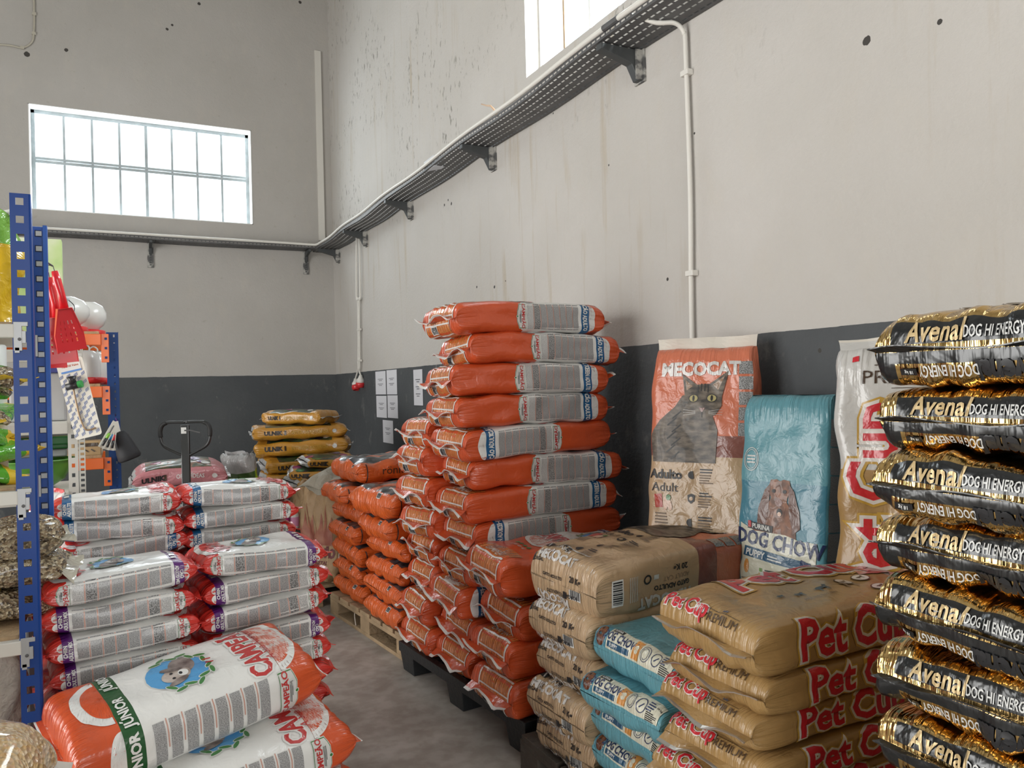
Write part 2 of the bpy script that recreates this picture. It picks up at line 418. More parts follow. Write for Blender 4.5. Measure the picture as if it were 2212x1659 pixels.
# ------------------------------------------------------------------ surfaces
def wall_material(name, streaks, spots, tone=1.0):
    m = bpy.data.materials.new(name); ns, ls = nodes(m); b = ns['Principled BSDF']; b.inputs['Roughness'].default_value = 0.75
    g = ns.new('ShaderNodeNewGeometry'); sx = ns.new('ShaderNodeSeparateXYZ'); ls.new(g.outputs['Position'], sx.inputs[0])
    def noise(scale, vec=(1, 1, 1), detail=5, lo=0.4, hi=0.6, rough=0.6):
        mp = ns.new('ShaderNodeMapping'); mp.inputs['Scale'].default_value = vec; ls.new(g.outputs['Position'], mp.inputs['Vector'])
        n = ns.new('ShaderNodeTexNoise'); n.inputs['Scale'].default_value = scale; n.inputs['Detail'].default_value = detail; n.inputs['Roughness'].default_value = rough
        ls.new(mp.outputs[0], n.inputs['Vector']); mr = ns.new('ShaderNodeMapRange'); mr.inputs['From Min'].default_value = lo; mr.inputs['From Max'].default_value = hi
        ls.new(n.outputs['Fac'], mr.inputs['Value']); return mr.outputs[0]
    def mix(f, a, c):
        x = ns.new('ShaderNodeMixRGB')
        for s_, v in ((0, f), (1, a), (2, c)):
            if isinstance(v, (tuple, float, int)): x.inputs[s_].default_value = (*v, 1) if isinstance(v, tuple) else v
            else: ls.new(v, x.inputs[s_])
        return x.outputs[0]
    def mth(op, a, c=0.0):
        x = ns.new('ShaderNodeMath'); x.operation = op
        for s_, v in ((0, a), (1, c)):
            if isinstance(v, (float, int)): x.inputs[s_].default_value = v
            else: ls.new(v, x.inputs[s_])
        return x.outputs[0]
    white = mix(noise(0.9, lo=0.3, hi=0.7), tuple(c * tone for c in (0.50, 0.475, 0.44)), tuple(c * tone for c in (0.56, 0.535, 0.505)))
    white = mix(mth('MULTIPLY', noise(7, (1, 1, 0.5), 6, 0.52, 0.8), 0.25), white, (0.55, 0.50, 0.42))
    if streaks:
        st = mth('MULTIPLY', noise(5, (1, 2.2, 0.16), 6, 0.55, 0.72), noise(0.7, (1, 1, 1), 2, 0.42, 0.62))
        white = mix(mth('MULTIPLY', st, 0.8), white, (0.40, 0.32, 0.21))
        md = mth('MULTIPLY', noise(26, (1, 1, 0.45), 6, 0.58, 0.66), noise(1.1, (1, 1, 1), 3, 0.46, 0.58))
        hi = ns.new('ShaderNodeMapRange'); hi.inputs['From Min'].default_value = 2.6; hi.inputs['From Max'].default_value = 3.4; ls.new(sx.outputs[2], hi.inputs['Value'])
        white = mix(mth('MULTIPLY', mth('MULTIPLY', md, hi.outputs[0]), 0.75), white, (0.16, 0.15, 0.12))
    else:
        white = mix(mth('MULTIPLY', noise(14, (1, 1, 1), 4, 0.66, 0.72), 0.5), white, (0.35, 0.32, 0.27))
    grey = mix(noise(1.6, lo=0.35, hi=0.7), (0.062, 0.068, 0.074), (0.085, 0.091, 0.096))
    grey = mix(mth('MULTIPLY', noise(3.0, (1.3, 1.3, 1), 7, 0.60, 0.78, 0.7), 0.45), grey, (0.30, 0.29, 0.27))
    grey = mix(mth('MULTIPLY', noise(11, (1, 1, 0.3), 5, 0.68, 0.74), 0.5), grey, (0.42, 0.41, 0.38))
    lim = mth('ADD', 1.686, mth('MULTIPLY', noise(5, lo=0, hi=1), 0.012))
    col = mix(mth('LESS_THAN', sx.outputs[2], lim), white, grey)
    for (p, r, c) in spots:
        d = ns.new('ShaderNodeVectorMath'); d.operation = 'DISTANCE'; ls.new(g.outputs['Position'], d.inputs[0]); d.inputs[1].default_value = p
        wob = mth('ADD', d.outputs['Value'], mth('MULTIPLY', noise(60, lo=0, hi=1), r * 0.8))
        col = mix(mth('LESS_THAN', wob, r * 1.35), col, c)
    ls.new(col, b.inputs['Base Color'])
    bp = ns.new('ShaderNodeBump'); bp.inputs['Strength'].default_value = 0.25; bp.inputs['Distance'].default_value = 0.01
    ls.new(noise(35, detail=6, lo=0.2, hi=0.8), bp.inputs['Height']); ls.new(bp.outputs[0], b.inputs['Normal'])
    return m
DK = (0.05, 0.045, 0.04)
spots_r = [(tuple(at(px, py, x=2.4)), r, DK) for px, py, r in ((1872, 88, 0.017), (2030, 47, 0.010), (1442, 603, 0.009), (1500, 288, 0.006), (1771, 757, 0.009), (1068, 620, 0.012), (1092, 607, 0.006),
    (1030, 620, 0.010), (952, 780, 0.010), (975, 440, 0.014), (960, 443, 0.012), (968, 432, 0.010), (1195, 245, 0.006), (1315, 357, 0.006))]
spots_b = [(tuple(at(px, py, y=9.418)), r, DK) for px, py, r in ((58, 117, 0.028), (143, 108, 0.02), (361, 63, 0.016), (372, 54, 0.014), (430, 8, 0.018), (648, 5, 0.02))]
wall_r = wall_material('plaster_wall_right', True, spots_r)
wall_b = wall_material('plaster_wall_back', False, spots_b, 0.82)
ramp_floor = None
def floor_material():
    m = bpy.data.materials.new('concrete_floor'); ns, ls = nodes(m); b = ns['Principled BSDF']
    tc = ns.new('ShaderNodeNewGeometry')
    def noise(s_, d=5, dist=0.0):
        n = ns.new('ShaderNodeTexNoise'); n.inputs['Scale'].default_value = s_; n.inputs['Detail'].default_value = d; n.inputs['Distortion'].default_value = dist; ls.new(tc.outputs['Position'], n.inputs['Vector']); return n.outputs['Fac']
    r = ns.new('ShaderNodeValToRGB'); e = r.color_ramp.elements; e[0].position = 0.35; e[0].color = (0.32, 0.295, 0.265, 1); e[1].position = 0.68; e[1].color = (0.48, 0.455, 0.42, 1)
    ls.new(noise(2.2, 8, 0.8), r.inputs[0])
    mx = ns.new('ShaderNodeMixRGB'); mx.blend_type = 'MULTIPLY'; r2 = ns.new('ShaderNodeValToRGB'); r2.color_ramp.elements[0].position = 0.42; r2.color_ramp.elements[0].color = (0.75, 0.72, 0.68, 1); r2.color_ramp.elements[1].position = 0.6
    ls.new(noise(14, 8), r2.inputs[0]); mx.inputs[0].default_value = 0.7; ls.new(r.outputs[0], mx.inputs[1]); ls.new(r2.outputs[0], mx.inputs[2]); ls.new(mx.outputs[0], b.inputs['Base Color'])
    b.inputs['Roughness'].default_value = 0.62
    bp = ns.new('ShaderNodeBump'); bp.inputs['Strength'].default_value = 0.15; ls.new(noise(30, 8), bp.inputs['Height']); ls.new(bp.outputs[0], b.inputs['Normal'])
    return m
floor_m = floor_material()
ceil_m = mat('ceiling_sheet', (0.42, 0.41, 0.38), 0.8, vary=0.1)
XL, XR, YF, YB, ZC = -5.0, 2.4, -4.0, 9.418, 6.6
one('floor', floor_m, lambda b, m: b.box(((XL + XR) / 2, (YF + YB) / 2, -0.1), (XR - XL + 0.6, YB - YF + 0.6, 0.2), m), kind='structure')
one('ceiling', ceil_m, lambda b, m: b.box(((XL + XR) / 2, (YF + YB) / 2, ZC + 0.1), (XR - XL + 0.6, YB - YF + 0.6, 0.2), m), kind='structure')
W1 = (-0.766, 1.461, 3.466, 4.572); W2 = (2.05, 4.371, 3.490, 4.62); TH = 0.28
def holed(b, m, u0, u1, z0, z1, hole, put):
    a0, a1, c0, c1 = hole
    for (p0, p1, q0, q1) in ((u0, a0, z0, z1), (a1, u1, z0, z1), (a0, a1, z0, c0), (a0, a1, c1, z1)): put(p0, p1, q0, q1)
def wall_y(b, m, hole, y0, y1): holed(b, m, XL - 0.3, XR + 0.0, 0, ZC, hole, lambda p0, p1, q0, q1: b.box(((p0 + p1) / 2, (y0 + y1) / 2, (q0 + q1) / 2), (p1 - p0, y1 - y0, q1 - q0), m))
def wall_x(b, m, hole, x0, x1): holed(b, m, YF - 0.3, YB + 0.3, 0, ZC, hole, lambda p0, p1, q0, q1: b.box(((x0 + x1) / 2, (p0 + p1) / 2, (q0 + q1) / 2), (x1 - x0, p1 - p0, q1 - q0), m))
one('wall_back', wall_b, lambda b, m: wall_y(b, m, W1, YB, YB + TH), kind='structure')
one('wall_right', wall_r, lambda b, m: wall_x(b, m, W2, XR, XR + TH), kind='structure')
one('wall_left', wall_b, lambda b, m: wall_x(b, m, (1.1, 5.3, 0.0, 3.7), XL - TH, XL), kind='structure')
one('wall_front', wall_b, lambda b, m: wall_y(b, m, (-1.4, 1.8, 0.0, 3.4), YF - TH, YF), kind='structure')
# thin chase running up the corner of the back wall
p0, p1 = at(690, 520, y=YB), at(690, 112, y=YB)
chase_m = mat('painted_chase', (0.66, 0.64, 0.59), 0.7)
one('trim_1', chase_m, lambda b, m: b.box(((p0.x + p1.x) / 2, YB - 0.012, (p0.z + p1.z) / 2), (0.075, 0.024, p1.z - p0.z), m), kind='structure')

# ------------------------------------------------------------------ windows
frame_m = mat('window_steel', (0.42, 0.47, 0.49), 0.6, bump=0.2, bscale=30, vary=0.2, vscale=9)
sill_m = mat('window_reveal', (0.82, 0.83, 0.82), 0.7)
def pane_material():
    m = bpy.data.materials.new('window_glass'); ns, ls = nodes(m); out = ns['Material Output']; ns.remove(ns['Principled BSDF'])
    t = ns.new('ShaderNodeBsdfTransparent'); t.inputs[0].default_value = (0.93, 0.96, 0.97, 1); g = ns.new('ShaderNodeBsdfGlossy'); g.inputs['Roughness'].default_value = 0.05
    x = ns.new('ShaderNodeMixShader'); x.inputs[0].default_value = 0.06; ls.new(t.outputs[0], x.inputs[1]); ls.new(g.outputs[0], x.inputs[2]); ls.new(x.outputs[0], out.inputs[0])
    return m
glass_m = pane_material()
w1 = empty('window_1', ((W1[0] + W1[1]) / 2, YB + 0.19, W1[2]), kind='structure')
hw, hh = (W1[1] - W1[0]) / 2, W1[3] - W1[2]
fb = MB(); t_ = 0.045
for bx in (((0, 0, hh - t_ / 2), (2 * hw, 0.05, t_)), ((0, 0, t_ * 0.3), (2 * hw, 0.05, t_ * 0.6)), ((-hw + t_ / 2, 0, hh / 2), (t_, 0.05, hh)), ((hw - t_ / 2, 0, hh / 2), (t_, 0.05, hh))): fb.box(*bx, frame_m)
fb.obj('window_frame', w1, bevel=0.004)
fb = MB()
for bx in (((0, -0.11, hh - 0.004), (2 * hw, 0.17, 0.008)), ((-hw + 0.004, -0.11, hh / 2), (0.008, 0.17, hh)), ((hw - 0.004, -0.11, hh / 2), (0.008, 0.17, hh)), ((0, -0.11, 0.004), (2 * hw, 0.17, 0.008))): fb.box(*bx, sill_m)
fb.obj('window_reveal', w1)
midz = hh * 0.51
one('middle_rail', frame_m, lambda b, m: (b.box((0, -0.012, midz + 0.022), (2 * hw - 0.06, 0.03, 0.022), m), b.box((0, 0, midz - 0.012), (2 * hw - 0.06, 0.045, 0.03), m)), w1)
pw = (2 * hw - 2 * t_) / 8
for i in range(1, 8):
    one('glazing_bar', frame_m, lambda b, m: b.box((-hw + t_ + pw * i, 0, hh / 2), (0.022 if i != 4 else 0.03, 0.035, hh - 0.05), m), w1)
for i in range(8):
    for (z0, z1) in ((t_ * 0.6, midz - 0.027), (midz + 0.033, hh - t_)):
        one('pane', glass_m, lambda b, m: b.box((-hw + t_ + pw * (i + 0.5), 0.008, (z0 + z1) / 2), (pw - 0.018, 0.005, z1 - z0), m), w1)
w2 = empty('window_2', (XR + 0.13, (W2[0] + W2[1]) / 2, W2[2]), kind='structure')
h2, z2 = (W2[1] - W2[0]) / 2, W2[3] - W2[2]
rust_m = mat('rusty_window_steel', (0.55, 0.40, 0.26), 0.7, vary=0.35, vscale=12)
fb = MB()
for bx in (((0, 0, z2 - 0.02), (0.05, 2 * h2, 0.04)), ((0, 0, 0.02), (0.05, 2 * h2, 0.04)), ((0, -h2 + 0.02, z2 / 2), (0.05, 0.04, z2)), ((0, h2 - 0.02, z2 / 2), (0.05, 0.04, z2))): fb.box(*bx, sill_m)
fb.obj('window_frame', w2)
for i in range(1, 8):
    one('glazing_bar', rust_m if i == 1 else sill_m, lambda b, m: b.box((0, h2 - i * 2 * h2 / 8, z2 / 2), (0.03, 0.02, z2 - 0.06), m), w2)
for i in range(8):
    one('pane', glass_m, lambda b, m: b.box((0.006, h2 - (i + 0.5) * 2 * h2 / 8, z2 / 2), (0.005, 2 * h2 / 8 - 0.024, z2 - 0.08), m), w2)

# ------------------------------------------------------------------ cable tray, brackets, conduit, cables
steel = mat('galvanised_steel', (0.11, 0.11, 0.112), 0.55, metal=0.25, vary=0.25, vscale=8)
steel_d = mat('dark_bracket_steel', (0.075, 0.08, 0.082), 0.55, metal=0.3, vary=0.2)
plate_m = ramp_mat('flaking_paint_plate', 'noise', 14, [(0.45, (0.10, 0.10, 0.10)), (0.55, (0.42, 0.41, 0.38))], 0.7)
pipe_m = mat('pvc_pipe', (0.72, 0.70, 0.65), 0.45)
def tray(name, length, width, pitch, rows, pt, label):
    """perforated strip: pt(u, v, h) -> world; u along, v across (0 at wall), h up"""
    b = MB(); n = int(length / pitch); sl, sw = pitch * 0.70, width / rows * 0.24
    m = b.mi(steel); V = {}; 
    def vid(u, v, h=0.0):
        k = (round(u, 4), round(v, 4), round(h, 4))
        if k not in V: V[k] = len(b.v); b.v.append(tuple(pt(u, v, h)))
        return V[k]
    for i in range(n):
        off = 0.0
        us = [i * pitch, i * pitch + (pitch - sl) / 2, i * pitch + (pitch + sl) / 2, (i + 1) * pitch]
        for j in range(rows):
            v0 = width * j / rows; v1 = width * (j + 1) / rows; vm = (v0 + v1) / 2; vs = [v0, vm - sw / 2, vm + sw / 2, v1]
            for p in range(3):
                for q in range(3):
                    if p == 1 and q == 1: continue
                    b.f.append((vid(us[p], vs[q]), vid(us[p + 1], vs[q]), vid(us[p + 1], vs[q + 1]), vid(us[p], vs[q + 1]))); b.m.append(m)
        for v in (0.0, width):
            for p in range(3):
                if v and p == 1 and i % 1 == 0:
                    for h0, h1 in ((0, 0.012), (0.022, 0.034)): b.f.append((vid(us[p], v, h0), vid(us[p + 1], v, h0), vid(us[p + 1], v, h1), vid(us[p], v, h1))); b.m.append(m)
                else:
                    b.f.append((vid(us[p], v), vid(us[p + 1], v), vid(us[p + 1], v, 0.034), vid(us[p], v, 0.034))); b.m.append(m)
    o = b.obj(name); md = o.modifiers.new('sheet', 'SOLIDIFY'); md.thickness = 0.0016; md.offset = 0
    return setp(o, label, 'cable tray')
BR = [3.16, 4.87, 6.57, 7.98, 9.12]
def tz(y):
    ys = [1.4] + BR; 
    for a, c in zip(ys, ys[1:]):
        if a <= y <= c: return 3.178 - 0.016 * math.sin(PI * (y - a) / (c - a)) ** 2
    return 3.178
tray('cable_tray', 7.9, 0.25, 0.042, 5, lambda u, v, h: (XR - 0.006 - v, YB - 0.02 - u, tz(YB - 0.02 - u) + h + 0.012 * math.sin(u * 2.1) * v * 2),
     'grey perforated steel cable tray along the stained right wall under the bright window')
tray('cable_tray', 4.6, 0.24, 0.042, 5, lambda u, v, h: (XR - 0.27 - u, YB - 0.006 - v, 3.185 + h - 0.01 * math.sin(u * 1.3) ** 2), 'grey perforated cable tray along the back wall below the paned window')
for i, y in enumerate(BR):
    r = empty('wall_bracket', (XR, y, 3.172), label='dark cantilever bracket on right wall, ' + ['nearest one, beside the white conduit', 'second from the camera along the tray', 'third from the camera, halfway along the tray', 'fourth from the camera, above the hanging cables', 'farthest one, in the room corner'][i], cat=None)
    r['category'] = 'bracket'
    prof = [(-0.03, 0), (-0.255, 0), (-0.255, -0.028), (-0.075, -0.075), (-0.035, -0.15), (-0.006, -0.15), (-0.006, 0)]
    b = MB(); b.prism(prof, -0.024, 0.024, steel_d, 'XZ'); b.obj('arm', r, bevel=0.003)
    b = MB(); b.box((-0.006, 0, -0.075), (0.012, 0.085, 0.165), plate_m); b.box((-0.03, -0.03, -0.075), (0.05, 0.006, 0.15), plate_m); b.obj('wall_plate', r)
for i, px in enumerate((325, 660)):
    q = at(px, 560, y=YB)
    r = empty('wall_bracket', (q.x, YB, 3.172), label=['slotted grey bracket under the tray below the paned window', 'slotted grey bracket on the back wall close to the corner'][i]); r['category'] = 'bracket'
    b = MB(); b.box((0, -0.008, -0.13), (0.062, 0.016, 0.27), plate_m)
    for k in range(9): b.box((0, -0.018, -0.02 - k * 0.027), (0.018, 0.006, 0.012), steel_d)
    b.obj('wall_plate', r)
    b = MB(); b.prism([(-0.01, 0), (-0.24, 0), (-0.24, -0.025), (-0.06, -0.06), (-0.035, -0.12), (-0.01, -0.12)], -0.014, 0.014, steel_d, 'YZ'); b.obj('arm', r)
# white conduit on the outer lip of both trays
pts = [(XR - 0.262, y, tz(y) + 0.043) for y in np.linspace(1.55, YB - 0.33, 60)] + [(XR - 0.28, YB - 0.27, 3.222), (XR - 0.34, YB - 0.255, 3.224)] + [(x, YB - 0.255, 3.226) for x in np.linspace(XR - 0.6, XR - 4.8, 20)]
one('cable_conduit', pipe_m, lambda b, m: b.tube(pts, 0.0135, m), smooth=True, label='long white cable run clipped along the outer edge of the trays', cat='cable')
pv = [(XR - 0.255, 2.93, 3.215), (XR - 0.20, 2.90, 3.20), (XR - 0.14, 2.85, 3.165), (XR - 0.08, 2.81, 3.160), (XR - 0.045, 2.80, 3.145), (XR - 0.025, 2.795, 3.11), (XR - 0.022, 2.793, 3.05), (XR - 0.022, 2.785, 2.4), (XR - 0.022, 2.797, 1.9), (XR - 0.022, 2.80, 1.5)]
def smooth_path(p, n=5):
    p = [Vector(q) for q in p]; out = []
    for i in range(len(p) - 1):
        a, b_, c, d = p[max(i - 1, 0)], p[i], p[i + 1], p[min(i + 2, len(p) - 1)]
        for k in range(n):
            t = k / n; out.append(0.5 * ((2 * b_) + (c - a) * t + (2 * a - 5 * b_ + 4 * c - d) * t * t + (3 * b_ - a - 3 * c + d) * t ** 3))
    return out + [p[-1]]
cr = empty('wall_conduit', (XR, 2.795, 1.5), label='white vertical conduit dropping from the tray down the right wall'); cr['category'] = 'pipe'
def rel(p, r): return [Vector(q) - r.location for q in p]
one('pipe', pipe_m, lambda b, m: b.tube(rel(smooth_path(pv), cr), 0.0105, m), cr, smooth=True)
for z in (2.93, 2.0): one('clamp', pipe_m, lambda b, m: b.box(Vector((XR - 0.018, 2.793, z)) - cr.location, (0.036, 0.052, 0.026), m), cr, bevel=0.003)
one('coupling', steel, lambda b, m: b.tube(rel([(XR - 0.262, 2.98, tz(2.98) + 0.043), (XR - 0.262, 3.10, tz(3.1) + 0.043)], cr), 0.017, m), cr)
# cable scraps at top left of the back wall
pc = [at(px, py, y=YB - 0.012) for px, py in ((72, -40), (74, 30), (73, 72), (68, 92), (48, 103), (20, 98), (-40, 94))]
old_m = mat('old_cable', (0.45, 0.42, 0.35), 0.7)
cc = empty('wall_cable', pc[0], label='thin beige cable curving across the top left of the back wall'); cc['category'] = 'cable'
one('cable', old_m, lambda b, m: b.tube(rel(smooth_path(pc), cc), 0.010, m), cc, smooth=True)
for i in (1, 2, 4): one('clip', old_m, lambda b, m: b.box(pc[i] - cc.location, (0.035, 0.02, 0.03), m), cc)
# twin hanging cables with red sockets
red_m = mat('red_plastic', (0.62, 0.03, 0.035), 0.35, coat=0.2); whitep = mat('white_plastic', (0.72, 0.70, 0.66), 0.4)
for i, (x0, xe, ye, lab) in enumerate(((770, 768, 845, 'left one of two red and white sockets hanging on a cable'), (776, 779, 838, 'right one of two red and white sockets hanging on a cable'))):
    p = [at(px, py, x=XR - 0.03) for px, py in ((x0, 512), (x0 + (0, 2)[i], 640), (773 + i * 3, 650), (774 + i * 3, 780), (776 + i * 3 - 3, 800), (xe, ye - 28))]
    r = empty('power_socket', p[-1], label=lab + ' near the corner'); r['category'] = 'socket'
    one('cord', pipe_m, lambda b, m: b.tube(rel(smooth_path(p), r), 0.009, m), r, smooth=True)
    tilt = Matrix.Rotation((-0.25, 0.15)[i], 3, 'X')
    def body(b, m):
        b.lathe((0, 0, 0), [(0.0, 0.0), (0.018, -0.004), (0.026, -0.03), (0.045, -0.055), (0.045, -0.085), (0.0, -0.086)], m); b.v = [tuple(tilt @ Vector(q)) for q in b.v]
    def cap(b, m):
        b.lathe((0, 0, 0), [(0.0, -0.080), (0.050, -0.082), (0.052, -0.105), (0.042, -0.135), (0.036, -0.136), (0.034, -0.10), (0, -0.10)], m); b.v = [tuple(tilt @ Vector(q)) for q in b.v]
    one('socket_body', whitep, body, r, smooth=True); one('socket_cap', red_m, cap, r, smooth=True)
one('cable_clip', pipe_m, lambda b, m: b.box(at(775, 646, x=XR - 0.03), (0.03, 0.10, 0.02), m), label='upper white clip holding the twin hanging cables', cat='clip')
one('cable_clip', pipe_m, lambda b, m: b.box(at(776, 712, x=XR - 0.03), (0.03, 0.08, 0.02), m), label='middle white clip holding the twin hanging cables', cat='clip')
one('cable_clip', pipe_m, lambda b, m: b.box(at(777, 779, x=XR - 0.03), (0.03, 0.08, 0.02), m), label='lowest white clip holding the twin hanging cables', cat='clip')
# things lying on the tray
tw = [at(px, py, x=2.2) for px, py in ((1074, 250), (1068, 238), (1060, 229), (1050, 228), (1040, 225))]
one('stray_wire', mat('copper_sleeve', (0.62, 0.42, 0.28), 0.5), lambda b, m: b.tube(tw, [0.009, 0.008, 0.007, 0.005, 0.004], m, 8), smooth=True, label='bent pale wire end sticking up above the cable tray', cat='wire')
qb = at(938, 352, x=2.2); qb.z = tz(qb.y) + 0.046
one('junction_box', mat('pale_box', (0.60, 0.62, 0.66), 0.5), lambda b, m: b.box(qb, (0.09, 0.22, 0.085), m), bevel=0.006, label='small pale box lying on top of the cable tray', cat='box')
# sheets of paper on the dado
paper_m = mat('printer_paper', (0.70, 0.70, 0.74), 0.7); ink_m = mat('grey_ink', (0.16, 0.16, 0.18), 0.8)
ps = [((811, 834, 803, 852), 'upper left sheet of paper of the block of four on the grey wall'), ((835, 858, 800, 852), 'upper right sheet of paper of the block of four on the grey wall'),
      ((813, 836, 855, 903), 'lower left sheet of paper of the block of four on the grey wall'), ((837, 860, 854, 904), 'lower right sheet of paper of the block of four on the grey wall'),
      ((827, 850, 907, 959), 'single sheet of paper hanging lowest under the block of four'), ((893, 914, 799, 876), 'tall narrow paper strip alone at the right')]
for (a0, a1, b0, b1), lab in ps:
    p = at(a0, b0, x=XR - 0.004); q = at(a1, b1, x=XR - 0.004); w = p.y - q.y; h = p.z - q.z
    r = setp(one('paper_sheet', paper_m, lambda b, m: b.box((0, 0, 0), (0.003, w, h), m)), lab, 'paper', 'sheets of paper on the right wall'); r.location = (p + q) / 2
    if a0 == 893: rows = [0.22, 0.16, 0.02, -0.04, -0.18, -0.24]
    else: rows = [0.16, 0.10, -0.05, -0.11]
    one('printed_lines', ink_m, lambda b, m: [b.box((-0.003, 0, h * k), (0.001, w * (0.5 if j % 2 == 0 else 0.3), h * 0.022), m) for j, k in enumerate(rows)], r)
# ------------------------------------------------------------------ print inks and films
WHITE = film('white_film', (0.74, 0.74, 0.72), pleat=0.3)
BLACK = mat('black_ink', (0.02, 0.02, 0.022), 0.4)
ORANGE = film('orange_red_film', (0.60, 0.085, 0.022)); RED = film('red_film', (0.62, 0.035, 0.025))
BLUE = film('blue_band', (0.012, 0.11, 0.27)); PURPLE = film('purple_band', (0.10, 0.014, 0.16)); GREEN = film('green_band', (0.012, 0.085, 0.022))
FINE = ramp_mat('fine_print_grey', 'noise', 1.0, [(0.36, (0.16, 0.16, 0.165)), (0.64, (0.46, 0.46, 0.46))], 0.38, uvs=(260, 620, 1), coat=0.3)
FINE_D = ramp_mat('fine_print_dark', 'noise', 1.0, [(0.40, (0.07, 0.07, 0.07)), (0.60, (0.40, 0.40, 0.40))], 0.38, uvs=(260, 260, 1), coat=0.3)
FINE_L = ramp_mat('fine_print_pale', 'noise', 1.0, [(0.38, (0.30, 0.30, 0.30)), (0.60, (0.60, 0.60, 0.59))], 0.38, uvs=(260, 520, 1), coat=0.3)
SALMON = film('salmon_rule', (0.55, 0.30, 0.24)); DRED = film('logo_red', (0.48, 0.035, 0.035)); LEAF = film('leaf_green', (0.05, 0.20, 0.05)); SKY = film('sky_blue_print', (0.08, 0.32, 0.62))
FUR = ramp_mat('dog_fur_print', 'noise', 30, [(0.35, (0.10, 0.075, 0.07)), (0.65, (0.32, 0.27, 0.25))], 0.4); FUR_L = ramp_mat('pale_fur_print', 'noise', 30, [(0.35, (0.26, 0.20, 0.17)), (0.65, (0.50, 0.44, 0.40))], 0.4); PALE = film('panel_pale', (0.62, 0.62, 0.60))
PEACH = film('end_label_orange', (0.62, 0.20, 0.05), rough=0.17, pleat=1.0, coat=0.8)
WTEXT = mat('white_ink', (0.72, 0.72, 0.70), 0.4)
HEAD_ = [(-1, 0.55), (-0.8, 1.0), (-0.3, 1.05), (0, 0.95), (0.3, 1.05), (0.8, 1.0), (1, 0.55), (0.72, 0.1), (0.6, -0.5), (0.35, -0.95), (0, -1.05), (-0.35, -0.95), (-0.6, -0.5), (-0.72, 0.1)]
def wreath(p, a, b, s, r=0.0):
    """dog in a blue disc ringed by leaves; s = half width"""
    c, q = math.cos(r), math.sin(r)
    def T(x, y): return a + x * c - y * q, b + x * q + y * c
    p.ell(a, b, s * 1.02, s * 1.02, WHITE, 1); p.ell(*T(0, 0), s, s, SKY, 2)
    p.ell(*T(0.30 * s, -0.22 * s), s * 0.62, s * 0.42, FUR, 3, r - 0.2); p.ell(*T(-0.22 * s, 0.12 * s), s * 0.40, s * 0.46, FUR_L, 4, r)
    for x, q_ in ((-0.62, 0.35), (0.16, -0.35)): p.ell(*T(x * s, 0.16 * s), s * 0.14, s * 0.36, FUR, 5, r + q_)
    for x in (-0.38, -0.08): p.ell(*T(x * s, 0.24 * s), s * 0.055, s * 0.06, BLACK, 5)
    p.ell(*T(-0.23 * s, -0.10 * s), s * 0.20, s * 0.16, WHITE, 5, r); p.ell(*T(-0.23 * s, -0.02 * s), s * 0.08, s * 0.055, BLACK, 6, r)
    for sg in (-1, 1):
        for i in range(7):
            t = -PI / 2 + sg * (0.28 + i * 0.30); rr = s * (1.12 if i % 2 else 0.98)
            x, y = rr * math.cos(t), rr * math.sin(t)
            p.ell(*T(x, y), s * 0.24, s * 0.105, WHITE, 4, r + t + PI / 2 * sg + (0.5 if i % 2 else -0.4), 10)
            p.ell(*T(x, y), s * 0.21, s * 0.075, LEAF, 5, r + t + PI / 2 * sg + (0.5 if i % 2 else -0.4), 10)
    for k in (-1, 0, 1): p.box(*T(k * 0.14 * s, -s * 1.02), s * 0.08, s * 0.26, DRED if k else WHITE, 6, r - 0.3)
def badge(p, a, b, w, h):
    """octagonal tag, name reading down its right half; w along a, h along b"""
    P_ = lambda k: [(-w / 2 * k, -h * 0.22 * k), (-w * 0.28 * k, -h / 2 * k), (w / 2 * k, -h / 2 * k), (w / 2 * k, h / 2 * k), (-w * 0.28 * k, h / 2 * k), (-w / 2 * k, h * 0.22 * k)]
    p.poly(P_(1.1), PALE, 2, a, b); p.poly(P_(1.04), LEAF, 3, a, b); p.poly(P_(0.98), PALE, 4, a, b)
    p.text('CAMPEÃO', a + w * 0.22, b, w * 0.34, DRED, 6, p.sr(-PI / 2), 0.03, sx=h * 0.86 / (w * 0.34) / 5.4)
    p.lines(a - w * 0.16, b, h * 0.55, w * 0.22, 3, BLACK, 5, PI / 2); p.ell(a - w * 0.5, b, w * 0.13, w * 0.13, WHITE, 5); p.ell(a - w * 0.5, b, w * 0.09, w * 0.09, LEAF, 6)
class FP(Print):
    """print that can be turned half round on the side (ctr 0) or the top (ctr B/4)"""
    flip = False; ctr = 0.0
    def sr(s, r): return r
    def put(s, v, t, m, layer, a=0, b=0, r=0, mx=0.022):
        Print.put(s, v, t, m, layer, a, b, r, mx); s._f()
    def rect(s, *k): Print.rect(s, *k); s._f()
    def zone(s, a0, a1, b0, b1, m):
        if s.flip: a0, a1, b0, b1 = -a1, -a0, 2 * s.ctr - b1, 2 * s.ctr - b0
        Print.zone(s, a0, a1, b0, b1, m)
    def _f(s):
        if s.flip:
            v, t, m, l = s.items[-1]; s.items[-1] = (np.stack([-v[:, 0], 2 * s.ctr - v[:, 1]], -1), t, m, l)
